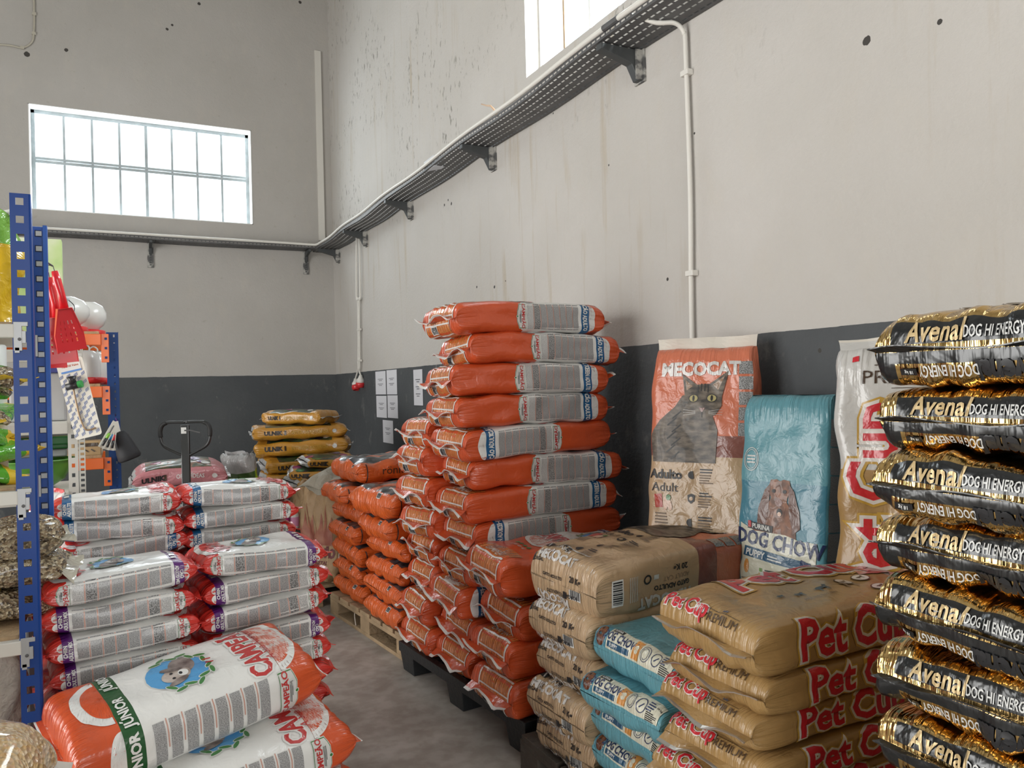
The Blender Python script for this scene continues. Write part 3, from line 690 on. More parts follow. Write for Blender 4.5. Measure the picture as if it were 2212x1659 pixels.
def campeao_print(k, f, band, words, flip, base, big, junior=False):
    """f: fractions of length for badge centre, badge width, columns start/end, band start/end, white end"""
    k.print = p = FP(k.A, k.B); p.flip = flip; H = k.H; A = k.L; g = lambda q: (q - 0.5) * A
    bc, bw, c0, c1, b0, b1, we = f; x0, x1 = g(bc), g(we); tb = p.B / 4; hs = H * 0.5
    # white body print wraps over the top
    p.ctr = tb
    p.zone(g(bc) + 0.01, g(b1), -p.B, p.B, WHITE)
    p.zone(g(b0), g(b1), -p.B, p.B, band)
    if big:
        for s_ in (0.62, 0.52): p.ell(g(bc) + 0.01, tb, k.W * s_ * 0.42, k.W * s_ * 0.72, WHITE if s_ > 0.6 else base, 1, 0, 28, PI / 2, 1.5 * PI)
        p.text('CAMPEÃO', g(bc) + 0.065, tb, k.W * 0.17, WTEXT, 3, -PI / 2, 0.09, sx=0.78); p.text('CAMPEÃO', g(bc) + 0.065, tb, k.W * 0.17, DRED, 4, -PI / 2, 0.03, sx=0.78)
        p.text('A Sua Nutrição', g(bc) + 0.012, tb, 0.025, DRED, 4, -PI / 2, 0.0, shear=0.3)
        wreath(p, g(bc) + 0.25, tb, 0.085, -PI / 2)
        for i in range(4): p.ell(g(0.24), tb + (i - 1.5) * 0.035, 0.011, 0.011, LEAF, 2); p.lines(g(0.24) - 0.03, tb + (i - 1.5) * 0.035, 0.026, 0.016, 3, PALE, 2, PI / 2)
        p.text('JÚNIOR' if junior else words[0], (g(b0) + g(b1)) / 2, tb - k.W * 0.25, 0.025, WTEXT, 4, -PI / 2, 0.03)
        p.text('JÚNIOR' if junior else words[0], (g(b0) + g(b1)) / 2, tb + k.W * 0.25, 0.025, WTEXT, 4, -PI / 2, 0.03)
        p.ell(g(b1) + 0.004, tb, 0.075, 0.12, WHITE, 0, 0, 28, -PI / 2, PI / 2); p.ell(g(b1) + 0.004, tb, 0.05, 0.09, base, 1, 0, 28, -PI / 2, PI / 2)
    else:
        p.text('CAMPEÃO', g(bc) + 0.035, tb, 0.05, DRED, 4, -PI / 2, 0.04, sx=0.7)
        p.ell(g(bc) + 0.01, tb, 0.05, k.W * 0.42, WHITE, 1, 0, 28, PI / 2, 1.5 * PI); p.ell(g(bc) + 0.012, tb, 0.035, k.W * 0.34, base, 2, 0, 28, PI / 2, 1.5 * PI)
        wreath(p, g(bc) + 0.15, tb, 0.062, -PI / 2)
        for i in range(5): p.box((g(b0) + g(b1)) / 2, tb + (i - 2) * 0.03, 0.016, 0.018, PALE, 3)
    # long side
    p.ctr = 0.0
    p.ell(g(bc) + 0.012, 0, H * 0.22, hs * 0.94, WHITE, 0, 0, 20, PI / 2, 1.5 * PI)
    if big: p.ell(g(b1), 0, g(we) - g(b1), hs * 0.94, WHITE, 0, 0, 20, -PI / 2, PI / 2)
    else:
        for sg in (-1, 1): p.ell(g(b1), sg * hs * 0.42, g(we) - g(b1), hs * 0.40, WHITE, 0, 0, 14, -PI / 2, PI / 2)
    n = 8; cw = (g(c1) - g(c0)) / n
    for i in range(n):
        gap = 0.30 if junior else 0.16
        x = g(c0) + cw * i; m = FINE_L if i == 0 else FINE_D if i == 1 else FINE
        if junior: m = FINE
        top = hs * (0.55 if junior else 0.86)
        p.rect(x + cw * gap / 2, x + cw * (1 - gap / 2), -hs * (0.75 if junior else 0.82), top, m, 2)
        if i: p.rect(x - 0.0016, x + 0.0016, -hs * 0.8, hs * (0.1 if junior else 0.8), SALMON, 2)
    badge(p, g(bc), 0, bw * A, H * 0.72)
    w = words; m_ = (g(b0) + g(b1)) / 2; bwid = g(b1) - g(b0)
    if len(w) == 1: p.text(w[0], m_, 0, bwid * 0.5, WTEXT, 4, -PI / 2, 0.04, sx=min(1, H * 0.72 / (bwid * 0.5 * len(w[0]) * 0.78)))
    else:
        for j, s_ in enumerate(w): p.text(s_, m_ + (0.24 if j == 0 else -0.24) * bwid, -0.04 * H, bwid * 0.34, WTEXT, 4, -PI / 2, 0.04, sx=min(1, H * 0.62 / (bwid * 0.34 * len(s_) * 0.78)))
    p.flip = False
    if big and not junior:     # both ends: orange label film with white rules and a bar code
        for sg in (-1, 1):
            e = sg * p.A / 2; r1 = -PI / 2 if sg < 0 else PI / 2
            for (q0, q1, bb) in ((0.0, 1.0, tb), (0.0, 1.0, -tb)):
                w2 = k.W * 0.40; e0, e1 = sorted((e, e - sg * 0.17))
                p.rect(e0, e1, bb - w2, bb + w2 * 0.72, PEACH, 0)
                for dd in (0.012, 0.075): e2, e3 = sorted((e - sg * dd, e - sg * (dd + 0.008))); p.rect(e2, e3, bb - w2, bb + w2 * 0.72, WHITE, 2)
                for ss in (-1, 0.72): p.rect(min(e, e - sg * 0.07), max(e, e - sg * 0.07), bb + ss * w2 - 0.005, bb + ss * w2 + 0.005, WHITE, 2)
            p.text('CAMPEÃO', e - sg * 0.115, tb - 0.02, 0.030, PALE, 3, r1, 0.01, sx=0.9)
            p.barcode(e - sg * 0.042, -tb - k.W * 0.16, 0.055, 0.036, -r1)
    p.done(); return k
BIGF = (0.405, 0.055, 0.44, 0.80, 0.82, 0.878, 0.925); SMF = (0.115, 0.08, 0.165, 0.82, 0.835, 0.905, 0.94)
JUNF = (0.16, 0.075, 0.235, 0.72, 0.745, 0.815, 0.87)
def big_sack(words, flip): return campeao_print(Sack(0.83, 0.40, 0.150, ORANGE, (BLUNT, BLUNT), seam=(0.045, ORANGE, WTEXT), gusset=0.05), BIGF, BLUE, words, flip, ORANGE, True)
def small_sack(L, W, H, band, words, flip): return campeao_print(Sack(L, W, H, RED, (PINCH, PINCH), m=4.5, nt=44, nb=48, gusset=0.10, seam=(0.022, RED, None), narrow=0.0), SMF, band, words, flip, RED, False)
K_BIG = {(w, f): big_sack((w,), f) for w in ('CÃO ADULTO', 'CHIEN ADULTE') for f in (False, True)}
K_BLUE = {True: small_sack(0.43, 0.30, 0.082, BLUE, ('CHIEN', 'ADULTE'), True), False: small_sack(0.43, 0.30, 0.082, BLUE, ('CÃO', 'ADULTO'), False)}
K_MIX = {True: small_sack(0.425, 0.31, 0.092, PURPLE, ('CHIEN', 'ADULTE MIX'), True), False: small_sack(0.425, 0.31, 0.092, PURPLE, ('CÃO', 'ADULTO MIX'), False)}
K_JUN = campeao_print(Sack(0.68, 0.36, 0.165, ORANGE, (BLUNT, SOFT), m=3.2, nt=60, nb=64, seam=(0.02, ORANGE, WTEXT), gusset=0.03), JUNF, GREEN, ('JÚNIOR',), True, ORANGE, True, junior=True)

# beige cat food sack
KRAFT = film('kraft_film', (0.50, 0.345, 0.205), rough=0.34, bump=0.30, coat=0.30, pleat=0.9); CORAL = film('coral_film', (0.60, 0.17, 0.09), bump=0.3); MAROON = film('maroon_film', (0.24, 0.085, 0.065), bump=0.3)
CAT = ramp_mat('tabby_print', 'noise', 1.0, [(0.34, (0.03, 0.024, 0.02)), (0.5, (0.105, 0.083, 0.062)), (0.66, (0.19, 0.155, 0.12))], 0.45, uvs=(55, 22, 1), coat=0.1)
SILV = film('silver_ink', (0.62, 0.60, 0.58), rough=0.25); GINK = mat('brown_grey_ink', (0.22, 0.16, 0.11), 0.5)
EYE = film('amber_eye', (0.42, 0.36, 0.16)); PINKN = film('cat_nose', (0.22, 0.10, 0.08)); EARI = film('cat_ear_inside', (0.30, 0.19, 0.12)); MEAT = film('meat_red', (0.45, 0.05, 0.03)); CHICK = film('chicken_print', (0.66, 0.42, 0.30))
def meco(L, W, H, **kw):
    k = Sack(L, W, H, KRAFT, (BLUNT, SOFT), **kw); p = k.print; tb = p.B / 4; U = -PI / 2
    sw = k.W / 2
    p.zone(0.0, p.A / 2, 0.0, p.B, CORAL); p.zone(0.0, 0.085, 0.0, p.B, MAROON); p.zone(0.0, 0.085, tb - sw * 0.05, tb + sw * 0.9, CORAL)
    p.text('MECOCAT', L * 0.40, tb, 0.052, SILV, 3, U, 0.05, sx=0.95)
    # cat: seated body, head, ears, eyes (drawn upright: right = -b, up = +a)
    c0, s0 = 0.07, tb + 0.02
    body = [(0.19, -0.10), (0.20, 0.02), (0.16, 0.08), (0.09, 0.14), (0.055, 0.19), (-0.055, 0.19), (-0.075, 0.12), (-0.105, 0.04), (-0.10, -0.10)]
    p.poly([(-x, y) for x, y in body], CAT, 3, c0, s0, U, 0.95)
    hx, hy = c0 + 0.155, s0 - 0.035
    p.poly([(-0.085, 0.03), (-0.098, 0.125), (-0.03, 0.075), (0.03, 0.078), (0.115, 0.135), (0.085, 0.02), (0.085, -0.02), (0.06, -0.06), (0.0, -0.085), (-0.06, -0.06), (-0.088, -0.02)], CAT, 4, hx, hy, U, 0.92)
    p.poly([(-0.078, 0.05), (-0.085, 0.10), (-0.05, 0.07)], EARI, 5, hx, hy, U, 0.9); p.poly([(0.07, 0.05), (0.10, 0.115), (0.045, 0.075)], EARI, 5, hx, hy, U, 0.9)
    for sx in (-1, 1):
        p.ell(hx + 0.012, hy - sx * 0.038, 0.017, 0.022, BLACK, 5); p.ell(hx + 0.012, hy - sx * 0.038, 0.014, 0.018, EYE, 6); p.ell(hx + 0.012, hy - sx * 0.038, 0.012, 0.005, BLACK, 7)
    p.poly([(-0.014, 0.008), (0.014, 0.008), (0, -0.012)], PINKN, 6, hx - 0.035, hy, U); p.box(hx - 0.055, hy, 0.003, 0.022, BLACK, 6, U)
    for sx in (-1, 1):
        for j in (-1, 0, 1): p.box(hx - 0.045 + j * 0.008, hy - sx * 0.055, 0.055, 0.0012, PALE, 6, U + j * 0.12 * sx)
    for j in range(4): p.box(hx + 0.06 - abs(j - 1.5) * 0.006, hy - (j - 1.5) * 0.014, 0.004, 0.032, BLACK, 5, U)
    for j in range(7): p.box(c0 + 0.10 - j * 0.028, s0 + 0.075 + (j % 2) * 0.02, 0.05, 0.006, BLACK, 4, U + 0.7)
    # fine text panels right of the cat, lines, words, icons on the kraft half
    for j in range(5): p.box(0.36 - j * 0.062, tb - sw * 0.86, 0.055, 0.052, FINE_D, 2, U)
    p.text('Adulto', -0.075, tb + sw * 0.62, 0.036, BLACK, 3, U, 0.035); p.text('Adult', -0.128, tb + sw * 0.62, 0.036, BLACK, 3, U, 0.0)
    p.lines(-0.015, tb + sw * 0.5, 0.09, 0.014, 2, GINK, 2, U)
    p.box(-0.185, tb + sw * 0.74, 0.035, 0.055, MEAT, 3, U + 0.1); p.ell(-0.195, tb + sw * 0.6, 0.028, 0.011, CHICK, 3); p.ell(-0.198, tb + sw * 0.52, 0.024, 0.010, CHICK, 3, 0.3); p.ell(-0.17, tb + sw * 0.54, 0.012, 0.010, LEAF, 4)
    p.lines(-0.255, tb + sw * 0.68, 0.06, 0.05, 4, GINK, 3, U, 5)
    for j in range(4):
        a = -0.075 - j * 0.095; b = tb + sw * 0.10
        p.ell(a, b, 0.016, 0.017, BLACK, 3, 0, 16, -0.2, PI + 0.4) if j != 1 else p.poly([(-0.016, 0.014), (0, 0.02), (0.016, 0.014), (0.013, -0.01), (0, -0.02), (-0.013, -0.01)], BLACK, 3, a, b, U)
        if j == 1: p.ell(a, b, 0.008, 0.008, KRAFT, 4)
        p.lines(a + 0.018, b - 0.06, 0.055, 0.022, 2, BLACK, 3, U, j); p.lines(a - 0.015, b - 0.06, 0.06, 0.040, 4, GINK, 3, U, j + 9)
    p.text('20 Kg', -0.395, tb + sw * 0.35, 0.026, BLACK, 3, U, 0.02); p.box(-0.395, tb + sw * 0.76, 0.03, 0.03, BLACK, 3, U); p.box(-0.395, tb + sw * 0.76, 0.006, 0.03, SILV, 4, U + 0.5); p.text('BORGAL', -0.395, tb + sw * 0.58, 0.012, BLACK, 3, U, 0.03)
    # long side (read upside down when the sack lies with this end out)
    p.barcode(-0.375, 0.0, 0.075, 0.035, PI / 2); [p.box(-0.325 + j * 0.008, 0.0, 0.003, 0.085, PALE, 2) for j in range(5)]
    p.ring(-0.245, 0.02, 0.017, 0.017, 0.006, BLACK, 3); p.box(-0.205, 0.022, 0.022, 0.016, PALE, 2)
    p.text('20 Kg', -0.09, 0.042, 0.020, BLACK, 3, PI, 0.03); p.text('ADULT CAT', -0.11, 0.008, 0.016, GINK, 3, PI, 0.0); p.text('GATO ADULTO', -0.13, -0.018, 0.016, BLACK, 3, PI, 0.04); p.text('MECOCAT', -0.165, -0.058, 0.034, SILV, 3, PI, 0.05, space=1.1)
    # end that faces out
    e = -p.A / 2; a1 = e + H * 0.62
    p.box(a1 + 0.022, tb + 0.02, 0.20, 0.006, SILV, 2, U); p.text('LINHA', a1, tb + 0.05, 0.018, SILV, 3, U)
    p.text('MECOCAT', a1 - 0.035, tb + 0.055, 0.034, SILV, 3, U, 0.05); p.text('GATO ADULTO', e + 0.018, tb + 0.06, 0.012, BLACK, 3, U, 0.03); p.text('BORGAL', a1 - 0.06, tb + 0.165, 0.013, BLACK, 3, U, 0.03); p.box(a1 - 0.05, tb + 0.195, 0.014, 0.035, BLACK, 3, U)
    p.text('20 Kg', e + 0.028, tb - 0.085, 0.020, BLACK, 3, U, 0.03); p.barcode(e + 0.015, -tb + 0.085, 0.055, 0.036, -U)
    p.text('GATO ADULTO', e + 0.035, -tb - 0.03, 0.012, BLACK, 3, U, 0.03); p.text('BORGAL', e + 0.03, -tb + 0.06, 0.013, BLACK, 3, U, 0.03); p.box(e + 0.03, -tb + 0.025, 0.02, 0.024, BLACK, 3, U); p.text('MECOCAT', e + 0.06, -tb - 0.06, 0.03, SILV, 3, U, 0.04)
    p.done(); return k
K_MECO = meco(0.92, 0.40, 0.165, nt=52, nb=64, seam=(0.0, None, None), gusset=0.03, wr=1.5)
K_MECO_T = meco(0.93, 0.42, 0.20, nt=56, nb=72, seam=(0.0, None, None), gusset=0.0, wr=1.3)
SEWN = mat('sewn_paper_tape', (0.66, 0.62, 0.55), 0.7)
K_MECO_S = meco(0.90, 0.44, 0.165, nt=56, nb=72, seam=(0.05, SEWN, SEWN), gusset=0.0, wr=1.5)

# teal puppy food sack
TEAL = film('teal_film', (0.115, 0.315, 0.375), rough=0.36, bump=0.22); CREAM = film('cream_print', (0.62, 0.60, 0.48)); NAVY = film('navy_print', (0.015, 0.03, 0.10)); NBLUE = film('puppy_band', (0.02, 0.085, 0.16))
HOUND = ramp_mat('hound_print', 'noise', 1.0, [(0.35, (0.11, 0.036, 0.014)), (0.65, (0.30, 0.115, 0.05))], 0.4, uvs=(30, 30, 1), coat=0.3); EAR = film('hound_ear', (0.11, 0.03, 0.011)); ORG = film('orange_print', (0.60, 0.26, 0.06)); TRED = film('tag_red', (0.50, 0.03, 0.03)); TICK = film('tick_green', (0.14, 0.26, 0.05)); WATER = film('teal_water', (0.06, 0.22, 0.30))
def chow(stacked=False):
    k = Sack(0.76, 0.42, 0.13, TEAL, (BLUNT, SOFT), nt=48, nb=64, seam=(0.0, None, None), gusset=0.02); p = k.print; tb = p.B / 4; U = -PI / 2; sw = k.W / 2; H = k.H
    if stacked: pr_, k.print = p, Print(k.A, k.B); p = k.print
    p.zone(-0.14, 0.06, tb - sw * 0.96, tb + sw * 0.96, WATER)
    p.ring(0.14, tb + sw * 0.70, 0.044, 0.038, 0.003, PALE, 2); p.ring(0.14, tb + sw * 0.70, 0.036, 0.031, 0.002, PALE, 2)
    for j in (-1, 0, 1): p.box(0.14 + j * 0.012, tb + sw * 0.70, 0.042, 0.006, PALE, 2, U)
    hx, hy = 0.0, tb + 0.005
    p.poly([(-0.07, -0.18), (0.09, -0.18), (0.075, -0.06), (0.03, 0.0), (-0.04, 0.0), (-0.07, -0.06)], HOUND, 2, hx, hy, U); p.ell(hx - 0.125, hy + 0.095, 0.022, 0.045, HOUND, 2)
    p.poly([(x * 0.055, y * 0.068) for x, y in HEAD_], HOUND, 3, hx, hy, U)
    for sg in (-1, 1): p.poly([(sg * 0.045, 0.055), (sg * 0.07, 0.03), (sg * 0.095, -0.04), (sg * 0.10, -0.10), (sg * 0.07, -0.12), (sg * 0.05, -0.06), (sg * 0.045, 0.0)], EAR, 4, hx, hy, U)
    for sg in (-1, 1): p.ell(hx + 0.028, hy + sg * 0.026, 0.007, 0.009, BLACK, 5)
    p.ell(hx - 0.012, hy, 0.014, 0.018, PINKN, 5); p.ell(hx - 0.048, hy - 0.004, 0.015, 0.013, BLACK, 5); p.ell(hx - 0.054, hy - 0.004, 0.008, 0.009, CHICK, 6)
    pan = [(-0.19, 0.015), (-0.12, -0.012), (0.03, -0.015), (0.10, -0.03), (0.175, -0.03), (0.165, -0.19), (0.19, -0.25), (-0.17, -0.25), (-0.185, -0.15), (-0.175, -0.12), (-0.19, -0.05)]
    p.poly(pan, CREAM, 3, -0.112, tb, U, 0.98)
    p.box(-0.108, tb + 0.09, 0.12, 0.026, BLACK, 5, U - 0.08); p.text('PURINA', -0.108, tb + 0.085, 0.017, WTEXT, 6, U - 0.08, 0.03); p.box(-0.100, tb + 0.14, 0.014, 0.024, TRED, 6, U)
    p.text('DOG CHOW', -0.158, tb, 0.052, NAVY, 5, U - 0.07, 0.035, sx=0.92); p.box(-0.215, tb + 0.01, 0.31, 0.036, NBLUE, 5, U - 0.1); p.text('PUPPY', -0.207, tb + 0.105, 0.023, WTEXT, 6, U - 0.1, 0.03); p.lines(-0.217, tb + 0.01, 0.07, 0.02, 2, PALE, 6, U - 0.1)
    p.box(-0.225, tb - 0.125, 0.05, 0.03, NAVY, 6, U - 0.3); p.ell(-0.255, tb + 0.145, 0.025, 0.012, ORG, 5)
    for j in range(5): p.box(-0.262 - j * 0.021, tb + 0.075, 0.014, 0.013, TICK, 5, U); p.lines(-0.262 - j * 0.021, tb + 0.03, 0.055, 0.01, 1, BLACK, 5, U, j)
    p.ring(-0.285, tb - 0.055, 0.025, 0.025, 0.003, NAVY, 5); p.box(-0.287, tb - 0.052, 0.028, 0.004, NAVY, 6, U + 0.9); p.lines(-0.28, tb - 0.115, 0.05, 0.03, 3, NAVY, 5, U); p.lines(-0.335, tb - 0.06, 0.16, 0.03, 4, BLACK, 5, U); p.lines(-0.32, tb + 0.14, 0.06, 0.05, 5, GINK, 5, U)
    if stacked:
        p = k.print = Print(k.A, k.B); p.poly([(-0.10, 0.055), (0.10, 0.06), (0.10, -0.03), (0.03, -0.06), (-0.03, -0.02), (-0.10, -0.03)], CREAM, 1, -0.09, tb - sw * 0.15, 0); p.ell(-0.04, tb - sw * 0.02, 0.026, 0.016, ORG, 2)
        for j in range(5): p.box(-0.13 + j * 0.03, tb - sw * 0.22, 0.018, 0.014, TICK, 2); p.lines(-0.13 + j * 0.03, tb - sw * 0.36, 0.018, 0.02, 3, NAVY, 2, PI / 2, j)
        p.zone(0.02, 0.06, tb - sw, tb + sw, NBLUE)
    # side: grey fine panel
    for j in range(6): p.rect(-0.30 + j * 0.10, -0.205 + j * 0.10, -H * 0.36, H * 0.36, FINE, 2)
    # label strip on the end
    e = -p.A / 2; a0 = e + 0.052
    p.box(a0, tb, k.W * 0.93, 0.075, CREAM, 2, U); p.box(a0, tb + 0.165, 0.06, 0.075, WATER, 3, U); p.ell(a0 - 0.004, tb + 0.165, 0.034, 0.022, EAR, 4); p.ell(a0 + 0.008, tb + 0.165, 0.020, 0.015, HOUND, 5)
    p.box(a0 + 0.028, tb + 0.098, 0.055, 0.013, BLACK, 4, U); p.text('PURINA', a0 + 0.028, tb + 0.096, 0.008, WTEXT, 5, U, 0.02); p.text('DOG CHOW', a0 + 0.006, tb + 0.068, 0.026, NAVY, 4, U, 0.03, sx=0.8); p.box(a0 - 0.021, tb + 0.07, 0.115, 0.018, NBLUE, 4, U); p.text('PUPPY', a0 - 0.021, tb + 0.09, 0.011, WTEXT, 5, U, 0.02)
    p.box(a0, tb - 0.02, 0.036, 0.062, ORG, 4, U); p.ell(a0, tb - 0.02, 0.014, 0.011, CREAM, 5); p.ring(a0, tb - 0.066, 0.024, 0.022, 0.002, NAVY, 4); p.ring(a0, tb - 0.066, 0.017, 0.015, 0.0015, NAVY, 4)
    p.ring(a0, tb - 0.115, 0.024, 0.019, 0.003, NAVY, 4); p.box(a0, tb - 0.115, 0.02, 0.004, NAVY, 5, U + 0.9); p.lines(a0 + 0.01, tb - 0.152, 0.032, 0.035, 4, NAVY, 4, U); p.text('14 kg', a0 + 0.015, tb - 0.182, 0.007, BLACK, 4, U); p.lines(a0 - 0.022, tb - 0.165, 0.05, 0.03, 5, BLACK, 4, U)
    # top panel seen on the stack's highest sack
    p.done(); return k
K_CHOW = chow(); K_CHOW_S = chow(True)
# ochre dog food sack
OCH = film('ochre_film', (0.37, 0.225, 0.085), rough=0.38, bump=0.22, coat=0.25); LOGOR = film('logo_crimson', (0.55, 0.018, 0.03), rough=0.3); CUPW = film('logo_outline', (0.68, 0.64, 0.60)); CUPG = film('logo_gold', (0.50, 0.30, 0.05)); BRN = film('brown_print', (0.055, 0.03, 0.015)); CROWN = film('crown_print', (0.07, 0.08, 0.12)); RAW = film('raw_meat_print', (0.50, 0.17, 0.16)); GREYF = film('grey_white_film', (0.55, 0.54, 0.52)); CUPB = film('ochre_light', (0.50, 0.32, 0.15)); FOIL_EDGE = mat('foil_edge', (0.45, 0.42, 0.38), 0.3, metal=0.7)
def petcup_logo(p, a, b, h, r, gold=True):
    if gold: p.text('Pet Cup', a, b, h, CUPG, 2, r, 0.12, sx=0.92)
    p.text('Pet Cup', a, b, h, CUPW, 3, r, 0.085, sx=0.92); p.text('Pet Cup', a, b, h, LOGOR, 5, r, 0.03, sx=0.92)
def dog_shape(p, a, b, s, r, m, l=3):
    p.poly([(-1.0, 0.1), (-0.9, 0.55), (-0.55, 0.65), (0.5, 0.6), (0.75, 1.0), (1.0, 1.0), (1.25, 0.75), (1.2, 0.6), (0.9, 0.5), (0.8, 0.0), (0.75, -0.8), (0.55, -0.8), (0.5, -0.05), (-0.45, 0.0), (-0.6, -0.8), (-0.8, -0.8), (-0.8, 0.1), (-1.2, 0.5), (-1.25, 0.4)], m, l, a, b, r, s)
def petcup(upright):
    k = Sack(0.84 if not upright else 0.82, 0.385, 0.125, OCH, (BLUNT, SOFT), nt=48, nb=60, seam=(0.032, OCH, FOIL_EDGE), gusset=0.04, wr=0.9); p = k.print; tb = p.B / 4; U = -PI / 2; H = k.H; sw = k.W / 2
    e = -p.A / 2
    # long side
    petcup_logo(p, -0.085, -0.004, 0.088, 0)
    # top face
    p.zone(0.24, p.A / 2, tb - sw * 0.95, tb + sw * 0.95, GREYF)
    petcup_logo(p, 0.02, tb + 0.09, 0.12, 0); 
    for j, s_ in enumerate((0.011, 0.016, 0.021, 0.028)): dog_shape(p, -0.20 + j * 0.06 + j * j * 0.008, tb - 0.055, s_, 0.0, BRN, 3)
    p.text('para todos os cães', -0.10, tb - 0.095, 0.011, BRN, 3, 0, 0.0, shear=0.2)
    for i, (a, b) in enumerate(((0.06, -0.03), (0.14, -0.02), (0.10, -0.12), (0.19, -0.13))): p.ell(a, tb + b, 0.028, 0.026, BRN, 3); p.ell(a, tb + b, 0.024, 0.022, CUPW, 4); dog_shape(p, a, tb + b, 0.011, 0, BRN, 5)
    p.poly([(-0.07, -0.03), (-0.03, 0.03), (0.04, 0.05), (0.09, 0.01), (0.05, -0.04), (-0.02, -0.05)], RAW, 3, 0.23, tb + 0.03); p.poly([(-0.05, -0.02), (0.0, 0.03), (0.06, 0.0), (0.02, -0.04)], MEAT, 4, 0.27, tb - 0.04)
    # end that faces out
    a0 = e + 0.046
    petcup_logo(p, a0 + 0.006, tb + 0.085, 0.042, U, False); p.text('PREMIUM', a0, tb - 0.055, 0.022, BRN, 3, U, 0.0, sx=1.0); p.box(a0 + 0.018, tb - 0.055, 0.12, 0.0018, BRN, 3, U)
    p.poly([(-1, -0.5), (-1.1, 0.5), (-0.5, 0), (0, 0.9), (0.5, 0), (1.1, 0.5), (1, -0.5)], CROWN, 3, a0 + 0.028, tb - 0.055, U, 0.009)
    p.done(); return k
K_CUP = petcup(False)
def petcup_up():
    k = Sack(0.84, 0.40, 0.13, OCH, (SOFT, SOFT), nt=52, nb=64, seam=(0.04, GREYF, SEWN), gusset=0.0, wr=2.2); p = k.print; tb = p.B / 4; U = -PI / 2; sw = k.W / 2
    p.zone(0.04, p.A / 2, 0, p.B, GREYF)
    p.poly([(-0.08, -0.05), (-0.02, 0.04), (0.07, 0.03), (0.09, -0.03), (0.0, -0.06)], RAW, 1, 0.03, tb - 0.06)
    p.text('PREMIUM', 0.325, tb - 0.01, 0.042, BRN, 3, U, 0.0, sx=1.1); p.box(0.365, tb - 0.02, 0.22, 0.003, BRN, 3, U); p.box(0.290, tb - 0.02, 0.12, 0.002, BRN, 3, U); p.box(0.385, tb + 0.145, 0.02, 0.018, LOGOR, 3, U)
    p.text('Pet Cup', -0.045, tb + 0.075, 0.135, CUPG, 2, 0, 0.12, sx=0.93); p.text('Pet Cup', -0.045, tb + 0.075, 0.135, CUPW, 3, 0, 0.08, sx=0.93); p.text('Pet Cup', -0.045, tb + 0.075, 0.135, LOGOR, 5, 0, 0.02, sx=0.93)
    for j, s_ in enumerate((0.010, 0.014, 0.019, 0.024)): dog_shape(p, -0.265, tb + 0.03 - j * 0.045, s_, U, BRN, 3)
    p.text('para todos os cães', -0.30, tb - 0.04, 0.018, BRN, 3, U, 0.0, shear=0.2); p.lines(-0.10, tb - 0.09, 0.07, 0.05, 5, BRN, 3, U)
    p.done(); return k
K_CUP_U = petcup_up()

# gold foil sack
def foil_mat(name, col, rough=0.16, metal=1.0, pleat=0.6):
    m = mat(name, col, rough, metal=metal, bump=0.50, bscale=13, pleat=pleat); return m
GOLD = foil_mat('gold_foil', (0.62, 0.42, 0.17)); GBLK = foil_mat('black_foil', (0.010, 0.011, 0.012), 0.24, 0.0, 0.15); GTXT = foil_mat('gold_letters', (0.62, 0.46, 0.24), 0.35, 0.25); SINK = mat('silver_letters', (0.62, 0.62, 0.60), 0.35)
for m_ in (GBLK,):
    m_.node_tree.nodes['Principled BSDF'].inputs['Coat Weight'].default_value = 0.25
def avenal():
    k = Sack(0.80, 0.46, 0.125, GOLD, (BLUNT, SOFT), nt=84, nb=84, seam=(0.014, GBLK, None), gusset=0.03, wr=1.5, m=6); p = k.print; tb = p.B / 4; U = -PI / 2; e = -p.A / 2; sw = k.W / 2
    # upper half of the end: gold with a black band; lower half black beside the seam, then gold with upside down words
    p.zone(e + 0.010, e + 0.050, tb - sw * 0.97, tb + sw * 0.84, GBLK)
    p.text('Avenal', e + 0.030, tb + sw * 0.43, 0.034, GTXT, 3, U, 0.025, shear=0.22, sx=0.84, space=1.06); p.text('DOG HI ENERGY', e + 0.025, tb - sw * 0.06, 0.018, SINK, 3, U, 0.015, sx=0.56, shear=0.05)
    p.zone(e, e + 0.022, -tb - sw * 1.1, -tb + sw * 1.1, GBLK); p.zone(e, e + 0.085, -tb - sw * 1.1, -tb - sw * 0.80, GBLK)
    p.text('DOG HI ENERGY', e + 0.034, -tb - sw * 0.33, 0.018, SINK, 3, U, 0.015, sx=0.58); p.text('Avenal', e + 0.038, -tb + sw * 0.16, 0.034, BLACK, 3, U, 0.06, sx=0.88)
    p.box(e + 0.036, -tb - sw * 0.68, 0.035, 0.012, GBLK, 2, U); p.text('18 kg', e + 0.036, -tb - sw * 0.68, 0.006, SINK, 3, U); p.box(e + 0.018, tb - sw * 0.78, 0.035, 0.011, GTXT, 3, U)
    for a, b in ((-0.26, 0.35), (-0.26, 0.0), (-0.26, -0.35)): p.ell(a, tb + b * sw, 0.036, 0.036, GBLK, 2); p.ring(a, tb + b * sw, 0.041, 0.041, 0.002, GBLK, 2)
    dog_shape(p, -0.26, tb + 0.35 * sw, 0.016, U, WTEXT, 4); dog_shape(p, -0.26, tb - 0.35 * sw, 0.016, U, WTEXT, 4)
    for j in (-1, 0, 1): p.poly([(-0.002 + j * 0.009, -0.018), (0.004 + j * 0.009, -0.005), (-0.001 + j * 0.009, 0.005), (0.004 + j * 0.009, 0.018), (0.007 + j * 0.009, 0.018), (0.002 + j * 0.009, 0.005), (0.007 + j * 0.009, -0.005), (0.001 + j * 0.009, -0.018)], WTEXT, 4, -0.26, tb, U)
    p.poly([(-0.03, 0.0), (0.0, 0.09), (0.03, 0.0), (0.0, -0.09)], GBLK, 2, -0.16, tb, 0)
    p.done(); return k
K_AVE = avenal()

